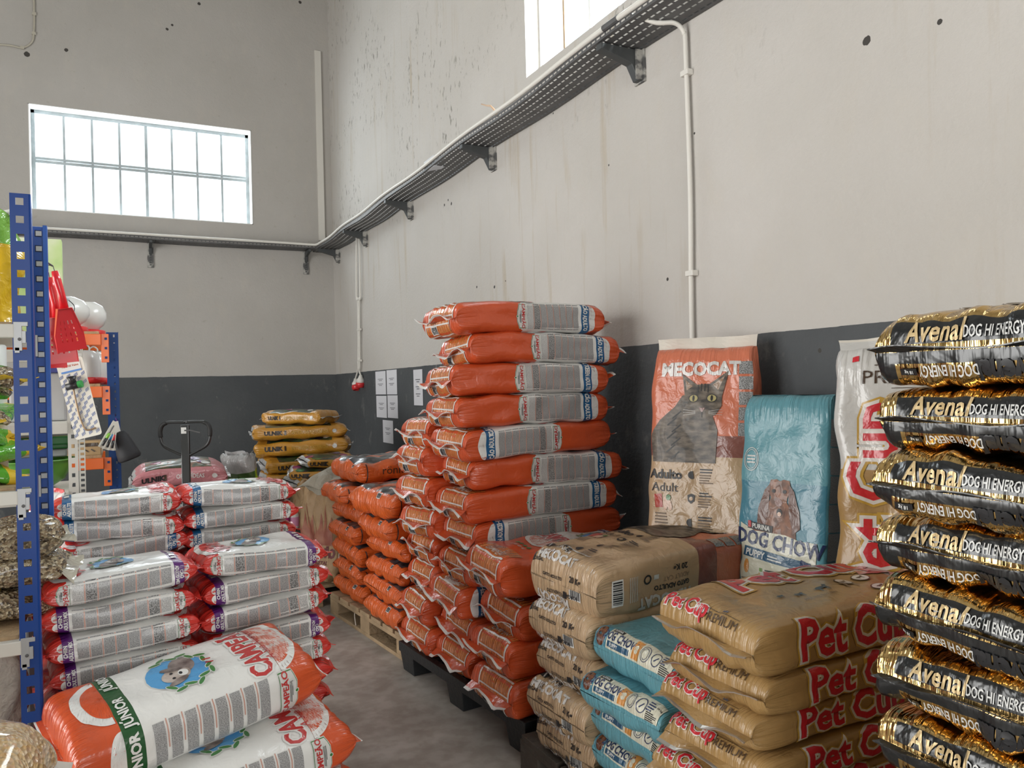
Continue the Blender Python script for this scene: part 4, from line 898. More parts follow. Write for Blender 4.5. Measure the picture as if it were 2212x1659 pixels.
# yellow and pink potting soil sacks
YEL = film('amber_film', (0.46, 0.22, 0.025), bump=0.3); PNK = film('pink_film', (0.50, 0.20, 0.22), bump=0.3); DGRN = ramp_mat('plant_photo_print', 'noise', 16, [(0.36, (0.008, 0.02, 0.008)), (0.5, (0.035, 0.07, 0.025)), (0.58, (0.05, 0.02, 0.035)), (0.68, (0.13, 0.12, 0.05))], 0.4, coat=0.3); ENDW = film('grey_white_end', (0.40, 0.40, 0.40), bump=0.4); MAG = film('magenta_flowers', (0.28, 0.03, 0.12)); VIO = film('violet_flowers', (0.10, 0.03, 0.14))
ORCH = ramp_mat('orchid_photo_print', 'noise', 14, [(0.38, (0.012, 0.02, 0.008)), (0.5, (0.05, 0.06, 0.02)), (0.6, (0.28, 0.10, 0.05)), (0.7, (0.10, 0.16, 0.05))], 0.4, coat=0.3)
def soil(base, photo, sub, endf=(BLUNT, SOFT), L=0.76, W=0.40, H=0.135):
    k = Sack(L, W, H, base, endf, nt=38, nb=44, seam=(0.022, ENDW, None), gusset=0.03, wr=1.7, m=4.2); p = k.print; tb = p.B / 4; U = -PI / 2; sw = k.W / 2; e = -p.A / 2
    p.zone(-L * 0.36, L * 0.33, tb - sw * 0.92, tb + sw * 0.92, photo)
    for j, (a, b, m_) in enumerate(((0.10, 0.05, VIO), (0.14, -0.08, VIO), (0.12, -0.02, MAG), (-0.15, 0.0, MAG), (-0.12, -0.09, LEAF))): p.ell(a, tb + b, 0.035, 0.028, m_, 1)
    p.ell(L * 0.27, tb - sw * 0.55, 0.03, 0.03, PALE, 3)
    p.text('ULNIK', -L * 0.28, 0.0, 0.034, BLACK, 3, 0, 0.05); p.box(-L * 0.16, 0, 0.016, 0.04, BRN, 2); p.text(sub, L * 0.10, 0.0, 0.028, PALE if base is PNK else CUPG, 3, 0, 0.02, sx=0.8); p.ell(L * 0.36, 0, 0.018, 0.018, PALE, 3)
    p.zone(e, e + 0.055, tb - sw * 0.86, tb + sw * 0.86, ENDW); p.zone(e, e + 0.055, -tb - sw * 0.86, -tb + sw * 0.86, ENDW)
    p.poly([(-0.14, -0.004), (0.0, -0.006), (0.14, -0.003), (0.12, 0.004), (0, 0.006), (-0.13, 0.004)], BLACK, 2, e + 0.012, tb, U)
    p.done(); return k
K_ULN = soil(YEL, DGRN, 'INTERIOR EXTERIOR'); K_PNK = soil(PNK, ORCH, 'ORQUÍDEAS', (PINCH, PINCH), 0.60, 0.36, 0.15)
K_ULN_P = Sack(0.74, 0.40, 0.11, ENDW, (SOFT, SOFT), nt=30, nb=36, seam=(0, None, None), wr=1.4)
K_ULN_S = soil(YEL, DGRN, '', (SOFT, SOFT), 0.40, 0.26, 0.09)

# bright orange sack
OR2 = film('bright_orange_film', (0.66, 0.115, 0.018), rough=0.30, bump=0.38, coat=0.4, pleat=1.0); CHAR = ramp_mat('charcoal_picture_print', 'noise', 22, [(0.4, (0.016, 0.016, 0.018)), (0.7, (0.10, 0.10, 0.11))], 0.35, coat=0.4)
def ronn():
    k = Sack(0.74, 0.58, 0.145, OR2, (SOFT, SOFT), nt=44, nb=56, seam=(0.0, None, None), gusset=0.03, wr=1.8, m=4.2); p = k.print; tb = p.B / 4; U = -PI / 2; sw = k.W / 2; e = -p.A / 2
    p.zone(-0.34, 0.26, tb - sw * 0.80, tb - sw * 0.12, CHAR); p.zone(-0.34, 0.26, tb + sw * 0.12, tb + sw * 0.72, CHAR); p.ell(-0.22, tb + sw * 0.45, 0.02, 0.02, OR2, 3)
    p.text('rönn', -0.14, 0.005, 0.05, BRN, 3, 0, 0.0); p.lines(e + 0.14, tb + 0.03, 0.10, 0.03, 2, BRN, 3, U); p.text('rönn', e + 0.10, tb + 0.06, 0.022, BRN, 3, U)
    p.barcode(e + 0.05, tb - 0.12, 0.03, 0.026, U); p.poly([(-0.003, -0.06), (0.003, -0.06), (0.012, 0.0), (0.006, 0.06), (0.0, 0.06), (0.006, 0.0)], BLACK, 3, e + 0.10, 0.0)
    p.done(); return k
K_RON = ronn()
# charcoal in paper sacks
PAPER = mat('brown_paper', (0.36, 0.235, 0.125), 0.62, bump=0.55, bscale=18, vary=0.12, vscale=8); FLAME = ramp_mat('flame_print', 'noise', 9, [(0.4, (0.25, 0.075, 0.05)), (0.6, (0.36, 0.15, 0.09))], 0.6); MAR = mat('dark_red_letters', (0.14, 0.03, 0.035), 0.6)
def paper_sack():
    k = Sack(0.66, 0.34, 0.20, PAPER, (SOFT, PINCH), nt=44, nb=52, seam=(0.02, PAPER, None), gusset=0.05, wr=3.6, m=2.6, narrow=0.3); p = k.print; tb = p.B / 4; U = -PI / 2
    p.poly([(-0.12, -0.1), (-0.10, 0.02), (-0.07, -0.02), (-0.05, 0.12), (-0.01, 0.0), (0.02, 0.18), (0.05, 0.0), (0.09, 0.10), (0.11, -0.02), (0.12, -0.1)], FLAME, 1, 0.03, tb, U); 
    p.text('CARVÃO', -0.115, tb, 0.06, MAR, 3, U, 0.06, sx=0.8); p.text('VEGETAL', -0.19, tb, 0.025, MAR, 3, U, 0.03)
    for s_ in (-1, 1): p.poly([(-0.05, -0.1), (-0.03, 0.08), (0.0, 0.0), (0.03, 0.12), (0.05, -0.1)], FLAME, 1, 0.03, tb - s_ * k.W * 0.55, U)
    p.done(); return k
K_CHA = paper_sack()
GSACK = mat('grey_woven_sack', (0.30, 0.27, 0.215), 0.65, bump=0.5, bscale=26, vary=0.1)
def carbo():
    k = Sack(0.78, 0.44, 0.15, GSACK, (PINCH, SOFT), nt=40, nb=48, seam=(0.04, GSACK, None), gusset=0.0, wr=3.0, m=2.4, narrow=0.15); p = k.print
    p.text('CARBO', -0.12, p.B * 0.17, 0.06, BLACK, 3, PI / 2 + 0.3, 0.0); p.done(); return k
K_CRB = carbo()
RND = random.Random(11)
# ------------------------------------------------------------------ pallets
PWOOD = mat('pallet_wood', (0.36, 0.255, 0.15), 0.75, bump=0.4, bscale=30, vary=0.3, vscale=7); PWOOD_D = mat('old_pallet_wood', (0.075, 0.062, 0.05), 0.8, bump=0.4, bscale=30, vary=0.3)
BPLAS = mat('black_pallet_plastic', (0.016, 0.018, 0.020), 0.45, bump=0.15, bscale=60)
def wood_pallet(loc, rz, lx, ly, m, label):
    """lx across the aisle edge direction x, ly along y (long runners along y)"""
    r = empty('wooden_pallet', loc, rz, label=label, cat='pallet')
    n = 7
    for i in range(n): one('deck_board', m, lambda b, mm: b.box((lx / 2, ly * (i + 0.5) / n, 0.133), (lx, ly / n - 0.03, 0.022), mm), r, bevel=0.002)
    for x in (0.05, lx / 2, lx - 0.05):
        one('stringer_board', m, lambda b, mm: b.box((x, ly / 2, 0.111), (0.10, ly, 0.022), mm), r, bevel=0.002)
        one('bottom_board', m, lambda b, mm: b.box((x, ly / 2, 0.011), (0.10, ly, 0.022), mm), r, bevel=0.002)
        for y in (0.07, ly / 2, ly - 0.07): one('block', m, lambda b, mm: b.box((x, y, 0.061), (0.10, 0.14, 0.078), mm), r, bevel=0.003)
    return r
A0, A1 = at(880, 1435, z=0), at(716, 1325, z=0)
ang = math.atan2(A1.y - A0.y, A1.x - A0.x) - PI / 2
wood_pallet((A0.x, A0.y, 0), ang, 0.80, 1.2, PWOOD, 'pale wooden pallet under the bright orange sacks')
def plastic_pallet(p_near, p_far, lx, label):
    a = math.atan2(p_far.y - p_near.y, p_far.x - p_near.x) - PI / 2; ly = (p_far - p_near).length
    r = empty('plastic_pallet', (p_near.x, p_near.y, 0), a, label=label, cat='pallet')
    b = MB(); H = 0.15; n = 24
    # open grid deck: rims and ribs
    b.box((0.018, ly / 2, H - 0.025), (0.036, ly, 0.05), BPLAS); b.box((lx - 0.018, ly / 2, H - 0.025), (0.036, ly, 0.05), BPLAS)
    b.box((lx / 2, 0.018, H - 0.025), (lx - 0.07, 0.036, 0.05), BPLAS); b.box((lx / 2, ly - 0.018, H - 0.025), (lx - 0.07, 0.036, 0.05), BPLAS)
    b.box((0.075, ly / 2, H - 0.012), (0.02, ly - 0.07, 0.022), BPLAS); b.box((0.125, ly / 2, H - 0.012), (0.02, ly - 0.07, 0.022), BPLAS)
    for i in range(1, n): b.box((lx / 2, ly * i / n, H - 0.012), (lx - 0.07, 0.012, 0.020), BPLAS)
    for i in range(2, 10): b.box((lx * i / 10, ly / 2, H - 0.014), (0.014, ly - 0.07, 0.018), BPLAS)
    b.obj('deck_grid', r, bevel=0.002)
    for x in (0.075, lx / 2, lx - 0.075):
        for y in (0.085, ly / 2, ly - 0.085):
            fb = MB(); w0, w1, d0, d1 = 0.072, 0.058, 0.082, 0.066
            vs = [(x - w1, y - d1, 0), (x + w1, y - d1, 0), (x + w1, y + d1, 0), (x - w1, y + d1, 0), (x - w0, y - d0, H - 0.03), (x + w0, y - d0, H - 0.03), (x + w0, y + d0, H - 0.03), (x - w0, y + d0, H - 0.03)]
            fb.add(vs, [(0, 1, 2, 3), (4, 5, 6, 7), (0, 1, 5, 4), (1, 2, 6, 5), (2, 3, 7, 6), (3, 0, 4, 7)], BPLAS); fb.obj('foot', r, bevel=0.004)
    return r
B0, B1 = at(1134, 1562, z=0.15), at(861, 1384, z=0.15)
plastic_pallet(B0, B1, 0.98, 'black plastic pallet with open feet under the tall orange sack stack')
wood_pallet((1.37, 0.62, 0), 0.0, 0.95, 2.06, PWOOD_D, 'dark pallet at the right edge under the beige, teal and ochre sacks')

# ------------------------------------------------------------------ orange dog food sacks on the black pallet
def stack(keys, name, x, y, z0, dz, n, label, group, cat='sack', rz0=0.0, jx=0.02, jr=0.03, offs=None, seed=0, hsc=1.0, sags=0.01, ry=0.0, plain_below=None, rx=0.0):
    """n sacks piled from z0; label gets the position words from the top"""
    out = []
    for i in range(n):
        o = (offs or {}).get(n - 1 - i, {}); g = random.Random(seed * 100 + i)
        k = keys[i % len(keys)] if isinstance(keys, list) else keys
        if 'k' in o: k = o['k']
        t = n - 1 - i
        out.append(make_sack(k, name, (x + g.uniform(-jx, jx) + o.get('x', 0), y + g.uniform(-jx, jx) * 0.6 + o.get('y', 0), z0 + dz * (i + 0.5) + o.get('z', 0)),
                             rz0 + g.uniform(-jr, jr) + o.get('rz', 0), rx=rx + g.uniform(-0.015, 0.015) + o.get('rx', 0), ry=ry + g.uniform(-0.012, 0.012) + o.get('ry', 0), seed=seed * 100 + i, sag=sags, hsc=dz / k.H * 1.035 * o.get('h', 1),
                             label=o.get('label') or label % nth(t), cat=cat, group=group))
    return out
CA, CAF, CH, CHF = K_BIG[('CÃO ADULTO', False)], K_BIG[('CÃO ADULTO', True)], K_BIG[('CHIEN ADULTE', False)], K_BIG[('CHIEN ADULTE', True)]
G1 = 'orange and grey dog food sacks on the black pallet'
PX = 1.80
# order given bottom to top
tall = [CA, CA, CHF, CA, CHF, CH, CA, CAF, CA, CH, CA, CA]
stack(tall, 'dog_food_sack', PX, 3.40, 0.152, 0.1455, 12, 'orange sack with grey side text, %s of the tall stack', G1, seed=1,
      offs={0: {'x': -0.05, 'rz': 0.03, 'ry': -0.03}, 1: {'x': 0.03}, 2: {'x': -0.02, 'rz': -0.04}, 3: {'x': -0.01}, 4: {'x': -0.0, 'rz': 0.05}, 5: {'x': 0.04}, 6: {'x': -0.01}, 7: {'x': 0.02, 'rz': 0.04}, 8: {'x': -0.0}, 9: {'x': -0.02}, 10: {'x': 0.02, 'rz': -0.05}, 11: {'x': 0.01}})
stack([CA, CH, CA, CA, CH, CA, CA, CH], 'dog_food_sack', PX - 0.02, 3.80, 0.152, 0.15, 8, 'orange sack, %s of the stack behind the tall one', G1, seed=2, jx=0.035, jr=0.05,
      offs={2: {'rz': 0.10, 'x': -0.03}, 3: {'rz': 0.13, 'x': -0.02}, 4: {'x': 0.05}})
stack([CA, CH, CA, CA], 'dog_food_sack', PX - 0.0, 2.96, 0.152, 0.155, 4, 'orange sack, %s of the low stack before the tall one', G1, seed=3, jx=0.025,
      offs={0: {'rz': 0.0, 'x': 0.0, 'h': 1.1, 'z': 0.02}, 1: {'x': 0.02}, 3: {'rz': 0.07, 'x': -0.02}})
# ------------------------------------------------------------------ bright orange sacks on the wooden pallet
G2 = 'bright orange sacks on the wooden pallet'
stack(K_RON, 'bird_food_sack', 1.69, 4.34, 0.146, 0.1260, 6, 'bright orange sack, %s of the front stack on the wooden pallet', G2, seed=4, jx=0.02, rz0=0.05,
      offs={0: {'x': -0.05, 'rz': 0.10, 'h': 1.3, 'z': 0.02}, 1: {'x': -0.02}, 2: {'x': 0.03}})
stack(K_RON, 'bird_food_sack', 1.65, 4.97, 0.146, 0.1270, 7, 'bright orange sack, %s of the rear stack on the wooden pallet', G2, seed=5, jx=0.03, rz0=0.06, jr=0.06,
      offs={0: {'x': 0.0, 'h': 1.15, 'z': 0.01}, 1: {'x': -0.05, 'rz': -0.06}, 2: {'x': 0.02}})
# loose strings
STR = mat('sewing_string', (0.62, 0.55, 0.48), 0.8)
for pts_, lab in ((((768, 1312), (766, 1330), (769, 1352)), 'loose white string hanging from a low orange sack over the pallet'), (((733, 1188), (732, 1205), (730, 1222)), 'loose pale string hanging at the far side of the orange sacks')):
    q = [at(a, b, x=1.30) for a, b in pts_]; one('loose_string', STR, lambda b, m: b.tube(smooth_path(q), 0.003, m, 6), label=lab, cat='string')

# ------------------------------------------------------------------ beige, teal and ochre stacks by the right wall
G3 = 'beige cat food sacks by the aisle'
stack(K_MECO, 'cat_food_sack', 1.82, 2.36, 0.146, 0.145, 4, 'beige cat food sack, %s of the four under the big lying one', G3, seed=6, jx=0.012, rz0=0.03, offs={0: {'h': 1.1, 'x': 0.0, 'z': 0.008}, 1: {'x': 0.02}, 2: {'x': -0.02}})
make_sack(K_MECO_T, 'cat_food_sack', (1.84, 2.38, 0.815), 0.08, rx=0.03, ry=-0.0, seed=77, sag=0.02, label='big beige and coral cat food sack lying on top of the beige stack', cat='sack', group=G3)
make_sack(K_MECO_S, 'cat_food_sack', (2.15, 2.47, 1.19), 0.50, ry=-PI / 2 + 0.12, seed=88, stand=0.38, label='coral and beige sack with a tabby cat standing against the wall', cat='sack', group=None, seams=(False, True))
G4 = 'teal puppy food sacks'
stack(K_CHOW_S, 'puppy_food_sack', 1.74, 1.955, 0.146, 0.1085, 5, 'teal puppy food sack with a label strip, %s of the low stack', G4, seed=7, jx=0.012, rz0=0.01, offs={0: {'h': 1.15, 'z': 0.008, 'x': 0.01}, 1: {'x': -0.03}, 2: {'x': 0.0}})
make_sack(K_CHOW, 'puppy_food_sack', (2.20, 2.07, 1.06), 0.26, ry=-PI / 2 + 0.10, seed=89, wsc=0.84, stand=0.25, label='teal sack with a brown puppy standing against the wall', cat='sack')
make_sack(K_CUP_U, 'dog_food_sack', (2.14, 1.54, 1.17), 0.55, ry=-PI / 2 + 0.10, rx=0.0, seed=90, stand=0.42, label='grey and ochre sack with red letters standing against the wall', cat='sack')
G5 = 'ochre dog food sacks with red letters'
stack(K_CUP, 'dog_food_sack', 1.75, 1.545, 0.146, 0.0920, 8, 'ochre dog food sack with red letters, %s of its stack', G5, seed=8, jx=0.014, jr=0.025, offs={0: {'h': 1.45, 'z': 0.022, 'x': 0.0}, 1: {'x': 0.01, 'h': 1.1}, 4: {'x': -0.03}, 5: {'x': -0.04, 'rz': 0.03}})
G6 = 'gold and black foil sacks'
stack(K_AVE, 'foil_sack', 1.72, 0.80, 0.146, 0.1215, 12, 'gold and black foil dog food sack, %s of the foil stack', G6, seed=9, jx=0.014, jr=0.03, rz0=0.0, offs={0: {'h': 1.15, 'z': 0.012}, 1: {'x': 0.0}, 2: {'x': -0.02, 'rx': 0.03}, 3: {'x': 0.0, 'rx': 0.04}, 4: {'x': -0.03, 'rx': 0.04}, 6: {'x': -0.03}})

# ------------------------------------------------------------------ left stacks of small red sacks
G7 = 'small red sacks with purple bands'; G8 = 'small red sacks with blue bands'
MT, MF, BT, BF = K_MIX[True], K_MIX[False], K_BLUE[True], K_BLUE[False]
low = 0.012
def left_stack(keys, xc, y, z0, dz, vis, hid, lab, group, seed, rz, ry, hidlab):
    n = hid + vis
    for i in range(n):
        g = random.Random(seed * 50 + i); t = n - 1 - i; k = keys[t] if t < len(keys) else keys[-1]
        lean = ry * min(1, t / 2 + 0.3)
        lb = lab % nth(t) if t < vis else hidlab
        make_sack(k, 'dog_food_sack', (xc + g.uniform(-0.012, 0.012), y + g.uniform(-0.008, 0.008), z0 + dz * (i + 0.5)), rz + g.uniform(-0.03, 0.03), ry=-lean, seed=seed * 50 + i, sag=-0.004, hsc=dz / k.H * 1.02,
                  label=lb, cat='sack', group=group if t < vis else hidlab, plain=t >= vis)
left_stack([MF, MT, MT, MT, MT, MF], -0.005, 2.80, low, 0.0865, 7, 4, 'small red sack with purple band, %s of the left front column', G7, 21, 0.12, 0.05, 'small red sacks at the foot of the left front column')
left_stack([MF, MT, MT, MF, MT, MT], 0.43, 2.88, low, 0.0865, 5, 6, 'small red sack with purple band, %s of the right front column', G7, 22, 0.12, 0.05, 'small red sacks at the foot of the right front column')
left_stack([BT, BT, BF], -0.005, 3.30, low, 0.0800, 3, 11, 'small red sack with blue band, %s of the left rear column', G8, 23, 0.05, 0.02, 'small red sacks low in the hidden left rear column')
left_stack([BT, BT, BT, BT], 0.42, 3.34, low, 0.0800, 4, 10, 'small red sack with blue band, %s of the right rear column', G8, 24, 0.05, 0.02, 'small red sacks low in the hidden right rear column')
# big orange sacks lying in front
G9 = 'big orange sacks with a green band at the bottom left'
make_sack(K_JUN, 'dog_food_sack', (0.165, 2.44, 0.615), 0.26, ry=-0.10, rx=0.16, seed=31, sag=0.0, hsc=1.1, label='big orange sack with a puppy picture and green band, uppermost at bottom left', cat='sack', group=G9)
make_sack(K_JUN, 'dog_food_sack', (0.245, 2.36, 0.445), 0.22, ry=-0.06, rx=0.08, seed=32, hsc=0.95, label='big orange sack directly under the one with the green band', cat='sack', group=G9)
make_sack(K_JUN, 'dog_food_sack', (0.27, 2.34, 0.29), 0.20, ry=-0.02, seed=33, hsc=0.95, label='third big orange sack from the top at bottom left, only a corner showing', cat='sack', group=G9)
for i in range(2): make_sack(K_JUN, 'dog_food_sack', (0.26, 2.35, 0.07 + i * 0.135 - 0.0), 0.18, seed=34 + i, hsc=0.82, label='big orange sack low in the bottom left pile, below the picture', cat='sack', group='big orange sacks below the picture edge', plain=True)
# ------------------------------------------------------------------ near blue shelving at the left edge
BPOST = mat('blue_enamel', (0.004, 0.045, 0.24), 0.42, coat=0.05, spec=0.3); BP2 = mat('blue_enamel_light', (0.006, 0.08, 0.40), 0.42, coat=0.05, spec=0.3); LSTEEL = mat('light_grey_steel', (0.36, 0.37, 0.38), 0.4, metal=0.3); CSTEEL = mat('cream_steel', (0.62, 0.61, 0.56), 0.45, vary=0.08)
CHIP = mat('chipboard', (0.42, 0.29, 0.16), 0.7, bump=0.3, bscale=60, vary=0.2, vscale=30); DGREY = mat('dark_panel', (0.06, 0.062, 0.065), 0.6)
def slotted(b, m, x0, x1, z0, z1, pitch, sx0, sx1, sh, y, th=0.002, first=0.012):
    """vertical strip with real slots"""
    z = z0; zs = []; zz = z1 - first - sh
    while zz > z0 + 0.01: zs.append(zz); zz -= pitch
    b.box(((x0 + sx0) / 2, y, (z0 + z1) / 2), (sx0 - x0, th, z1 - z0), m); b.box(((x1 + sx1) / 2, y, (z0 + z1) / 2), (x1 - sx1, th, z1 - z0), m)
    top = z1
    for q in zs: b.box(((sx0 + sx1) / 2, y, (top + q + sh) / 2), (sx1 - sx0, th, top - q - sh), m); top = q
    b.box(((sx0 + sx1) / 2, y, (top + z0) / 2), (sx1 - sx0, th, top - z0), m)
    return zs
sh = empty('shelving_unit', (-0.228, 2.51, 0), label='blue shelving unit with slotted posts at the left edge, nearest the camera', cat='shelf')
b = MB(); slotted(b, BPOST, -0.025, 0.020, 0, 2.065, 0.05, -0.011, 0.008, 0.020, 0.0)
b.tube([(0.021, 0.003, 0), (0.021, 0.003, 2.065)], 0.004, BPOST, 8); b.box((0.024, 0.020, 1.0325), (0.002, 0.035, 2.065), BPOST); b.obj('upright_post', sh)
b = MB(); zs = slotted(b, BP2, -0.022, 0.030, 0, 2.065, 0.05, -0.004, 0.014, 0.022, 0.470, th=0.003)
b.box((-0.020, 0.455, 1.0325), (0.012, 0.03, 2.065), BP2); b.box((0.027, 0.455, 1.0325), (0.012, 0.03, 2.065), BP2); b.box((0.004, 0.478, 1.0325), (0.036, 0.002, 2.065), mat('blue_inner', (0.006, 0.02, 0.07), 0.5)); b.obj('upright_post', sh)
b = MB()
for q in zs: b.box((0.008, 0.463, q + 0.010), (0.017, 0.006, 0.016), LSTEEL)  # pale plates added in the slots, standing in for light showing through them
setp(b.obj('painted_slot_light', sh), kind='stuff')
for (p_, q_) in (((0.02, 0.47, 1.955), (0.040, 0.545, 1.948)), ((0.005, 0.47, 1.94), (0.008, 0.75, 1.936))): one('display_peg', steel, lambda b, m: b.tube([p_, q_], 0.003, m, 8), sh)
ZS = [1.697, 1.238, 0.827, 0.36]
for z in ZS:
    one('shelf_beam', CSTEEL, lambda b, m: (b.box((-0.62, 0.005, z - 0.013), (1.20, 0.03, 0.038), m), b.box((-0.62, 0.46, z - 0.013), (1.20, 0.03, 0.038), m)), sh, bevel=0.003)
    one('shelf_board', CHIP, lambda b, m: b.box((-0.62, 0.232, z + 0.008), (1.18, 0.42, 0.012), m), sh)
    c = one('beam_clip', LSTEEL, lambda b, m: (b.box((-0.012, -0.006, z - 0.028), (0.020, 0.006, 0.080), m), b.box((0.004, -0.006, z + 0.006), (0.016, 0.006, 0.012), m), b.box((0.002, -0.006, z - 0.030), (0.010, 0.006, 0.034), m), b.box((-0.014, -0.006, z - 0.066), (0.012, 0.006, 0.016), m)), sh, bevel=0.001)
    one('rivet', steel, lambda b, m: b.lathe((-0.008, -0.012, z - 0.036), [(0.005, 0.004), (0.004, 0.0), (0.0, -0.001)], m, 10, 'Y'), c)
    one('beam_clip', LSTEEL, lambda b, m: b.box((-0.004, 0.452, z - 0.028), (0.006, 0.02, 0.07), m), sh)
# ---- goods on it
CLEAR_Y = film('yellow_bag', (0.72, 0.46, 0.02), rough=0.2, bump=0.5); LIME = film('lime_bag', (0.20, 0.45, 0.06), rough=0.18, bump=0.6); GRN2 = film('green_bag', (0.10, 0.36, 0.03), rough=0.15, bump=0.7)
NUTS = ramp_mat('nut_mix', 'vor', 130, [(0.0, (0.08, 0.055, 0.03)), (0.25, (0.30, 0.22, 0.13)), (0.45, (0.55, 0.46, 0.30)), (0.65, (0.18, 0.14, 0.09)), (0.8, (0.42, 0.33, 0.20))], 0.25, 0.8, 0.7, const=True)
PUFF = ramp_mat('puffed_grain', 'vor', 120, [(0.0, (0.42, 0.22, 0.08)), (0.35, (0.62, 0.42, 0.20)), (0.6, (0.70, 0.55, 0.36)), (0.8, (0.60, 0.38, 0.22))], 0.25, 0.8, 0.7)
k_y = Sack(0.33, 0.26, 0.14, CLEAR_Y, (SOFT, PINCH), nt=36, nb=40, seam=(0.02, WHITE, None), gusset=0, wr=3, m=3)
k_y.print.zone(0.08, 1, 0, k_y.B, LIME); k_y.print.ell(-0.02, k_y.B / 4 + 0.03, 0.06, 0.05, SILV, 1); k_y.print.lines(-0.12, k_y.B / 4, 0.16, 0.03, 3, GINK, 2, -PI / 2); k_y.print.done()
make_sack(k_y, 'food_bag', (-0.36, 2.70, 1.72 + 0.145), 0.9, ry=-PI / 2 + 0.05, seed=201, stand=0.3, label='yellow plastic bag with green top on the highest near shelf', cat='bag')
LIMEP = ramp_mat('meadow_poster_print', 'noise', 4, [(0.38, (0.22, 0.50, 0.08)), (0.52, (0.55, 0.72, 0.30)), (0.66, (0.75, 0.80, 0.60))], 0.35)
pp = at(98, 620, y=3.72); one('display_box', LIMEP, lambda b, m: b.box((-0.47, 3.76, (1.71 + 2.16) / 2 + 0.0), (0.55, 0.06, 0.45), m), label='tall lime green carton with meadow print behind the blue posts', cat='carton', bevel=0.003)
k_g = Sack(0.24, 0.16, 0.075, GRN2, (SOFT, PINCH), nt=26, nb=30, seam=(0.02, film('yellow_trim', (0.75, 0.50, 0.03)), None), gusset=0, wr=2.6, m=2.5); k_g.print.zone(0.07, 1, 0, k_g.B, film('yellow_trim', (0.75, 0.5, 0.03))); k_g.print.zone(-1, -0.09, 0, k_g.B, NUTS); k_g.print.done()
for i in range(6):
    make_sack(k_g, 'snack_bag', (-0.38 + (0, 0.035)[i % 2], 2.66 + (0, 0.02, -0.015)[i % 3], 1.255 + 0.029 + i * 0.057), 0.5 + i * 0.35, ry=0.1 * (-1) ** i, seed=210 + i, hsc=0.78, label='green and yellow snack bag, %s on the middle near shelf' % nth(5 - i), cat='bag', group='green snack bags piled on the middle shelf')
k_n = Sack(0.46, 0.26, 0.13, NUTS, (SOFT, PINCH), nt=32, nb=38, seam=(0.04, film('clear_edge', (0.45, 0.42, 0.34), rough=0.15), None), gusset=0, wr=3, m=2.8); p = k_n.print; p.zone(-0.23, 0.05, k_n.B * 0.16, k_n.B * 0.30, ramp_mat('seed_label', 'noise', 10, [(0.45, (0.06, 0.12, 0.02)), (0.6, (0.55, 0.33, 0.04))], 0.4)); p.text('DOS', -0.10, k_n.B * 0.24, 0.04, BLACK, 2, 0, 0.06, shear=0.3); p.done()
for i in range(3):
    make_sack(k_n, 'seed_bag', (-0.40 + (0.03, 0.02, 0.0)[i], 2.78 - 0.02 * i, 0.845 + 0.05 + i * 0.098), (0.08, -0.05, 0.15)[i], ry=0.03, seed=220 + i, hsc=0.76, label='clear bag of mixed nuts, %s on the lower near shelf' % nth(2 - i), cat='bag', group='bags of mixed nuts on the lower shelf')
STONE = mat('grey_grit_sack', (0.50, 0.44, 0.37), 0.6, bump=0.5, bscale=60, vary=0.25, vscale=14)
make_sack(Sack(0.42, 0.30, 0.24, STONE, (SOFT, PINCH), nt=32, nb=36, seam=(0.02, STONE, None), wr=3, m=2.6, gusset=0), 'grit_sack', (-0.40, 2.72, 0.375 + 0.20), 0.5, ry=-PI / 2 + 0.2, seed=230, stand=0.2, label='beige grit sack on the lowest near shelf', cat='sack')
one('white_tub', mat('white_tub_plastic', (0.70, 0.72, 0.70), 0.35), lambda b, m: b.lathe((-0.345, 2.75, 1.255), [(0, 0), (0.05, 0), (0.052, 0.40), (0.048, 0.405), (0, 0.405)], m), smooth=True, label='white plastic tube standing behind the green snack bags', cat='tub')
# puffed grain bag close to the camera
k_p = Sack(0.44, 0.36, 0.26, PUFF, (SOFT, PINCH), nt=36, nb=44, seam=(0.03, film('clear_edge2', (0.6, 0.55, 0.5), rough=0.15), None), gusset=0, wr=2.5, m=2.3); k_p.print.zone(-0.20, -0.06, k_p.B * 0.20, k_p.B * 0.28, film('lilac_label', (0.60, 0.58, 0.66))); k_p.print.done()
make_sack(k_p, 'grain_bag', (-0.345, 1.50, 0.862), -0.1, rx=0.05, ry=0.16, seed=240, label='clear bag of golden puffed grain in the bottom left corner', cat='bag')
one('serving_table', CHIP, lambda b, m: (b.box((-0.45, 1.50, 0.70), (0.60, 0.46, 0.03), m), [b.box((x, y, 0.345), (0.04, 0.04, 0.69), m) for x in (-0.72, -0.20) for y in (1.30, 1.70)]), label='low wooden stand holding the bag of puffed grain', cat='table')

# ------------------------------------------------------------------ cream shelving behind it
cs = empty('shelving_unit', (-0.165, 3.66, 0), label='cream perforated metal shelving between the blue posts and orange shelves', cat='shelf')
b = MB(); slotted(b, CSTEEL, -0.020, 0.016, 0, 1.715, 0.04, -0.008, 0.004, 0.016, 0.0); b.obj('upright_post', cs)
b = MB(); slotted(b, CSTEEL, 0.016, 0.040, 0, 1.715, 0.022, 0.022, 0.036, 0.011, 0.05); b.obj('upright_post', cs)
one('display_peg', steel, lambda b, m: b.tube([(0.0, -0.002, 1.70), (-0.02, -0.10, 1.705), (-0.01, -0.20, 1.70)], 0.003, m, 8), cs)
ZC2 = [1.690, 1.395, 1.112, 0.6]
for z in ZC2: one('shelf_panel', CSTEEL, lambda b, m: (b.box((-0.47, 0.0, z - 0.025), (0.90, 0.012, 0.045), m), b.box((-0.47, 0.20, z), (0.90, 0.40, 0.008), m)), cs, bevel=0.002)
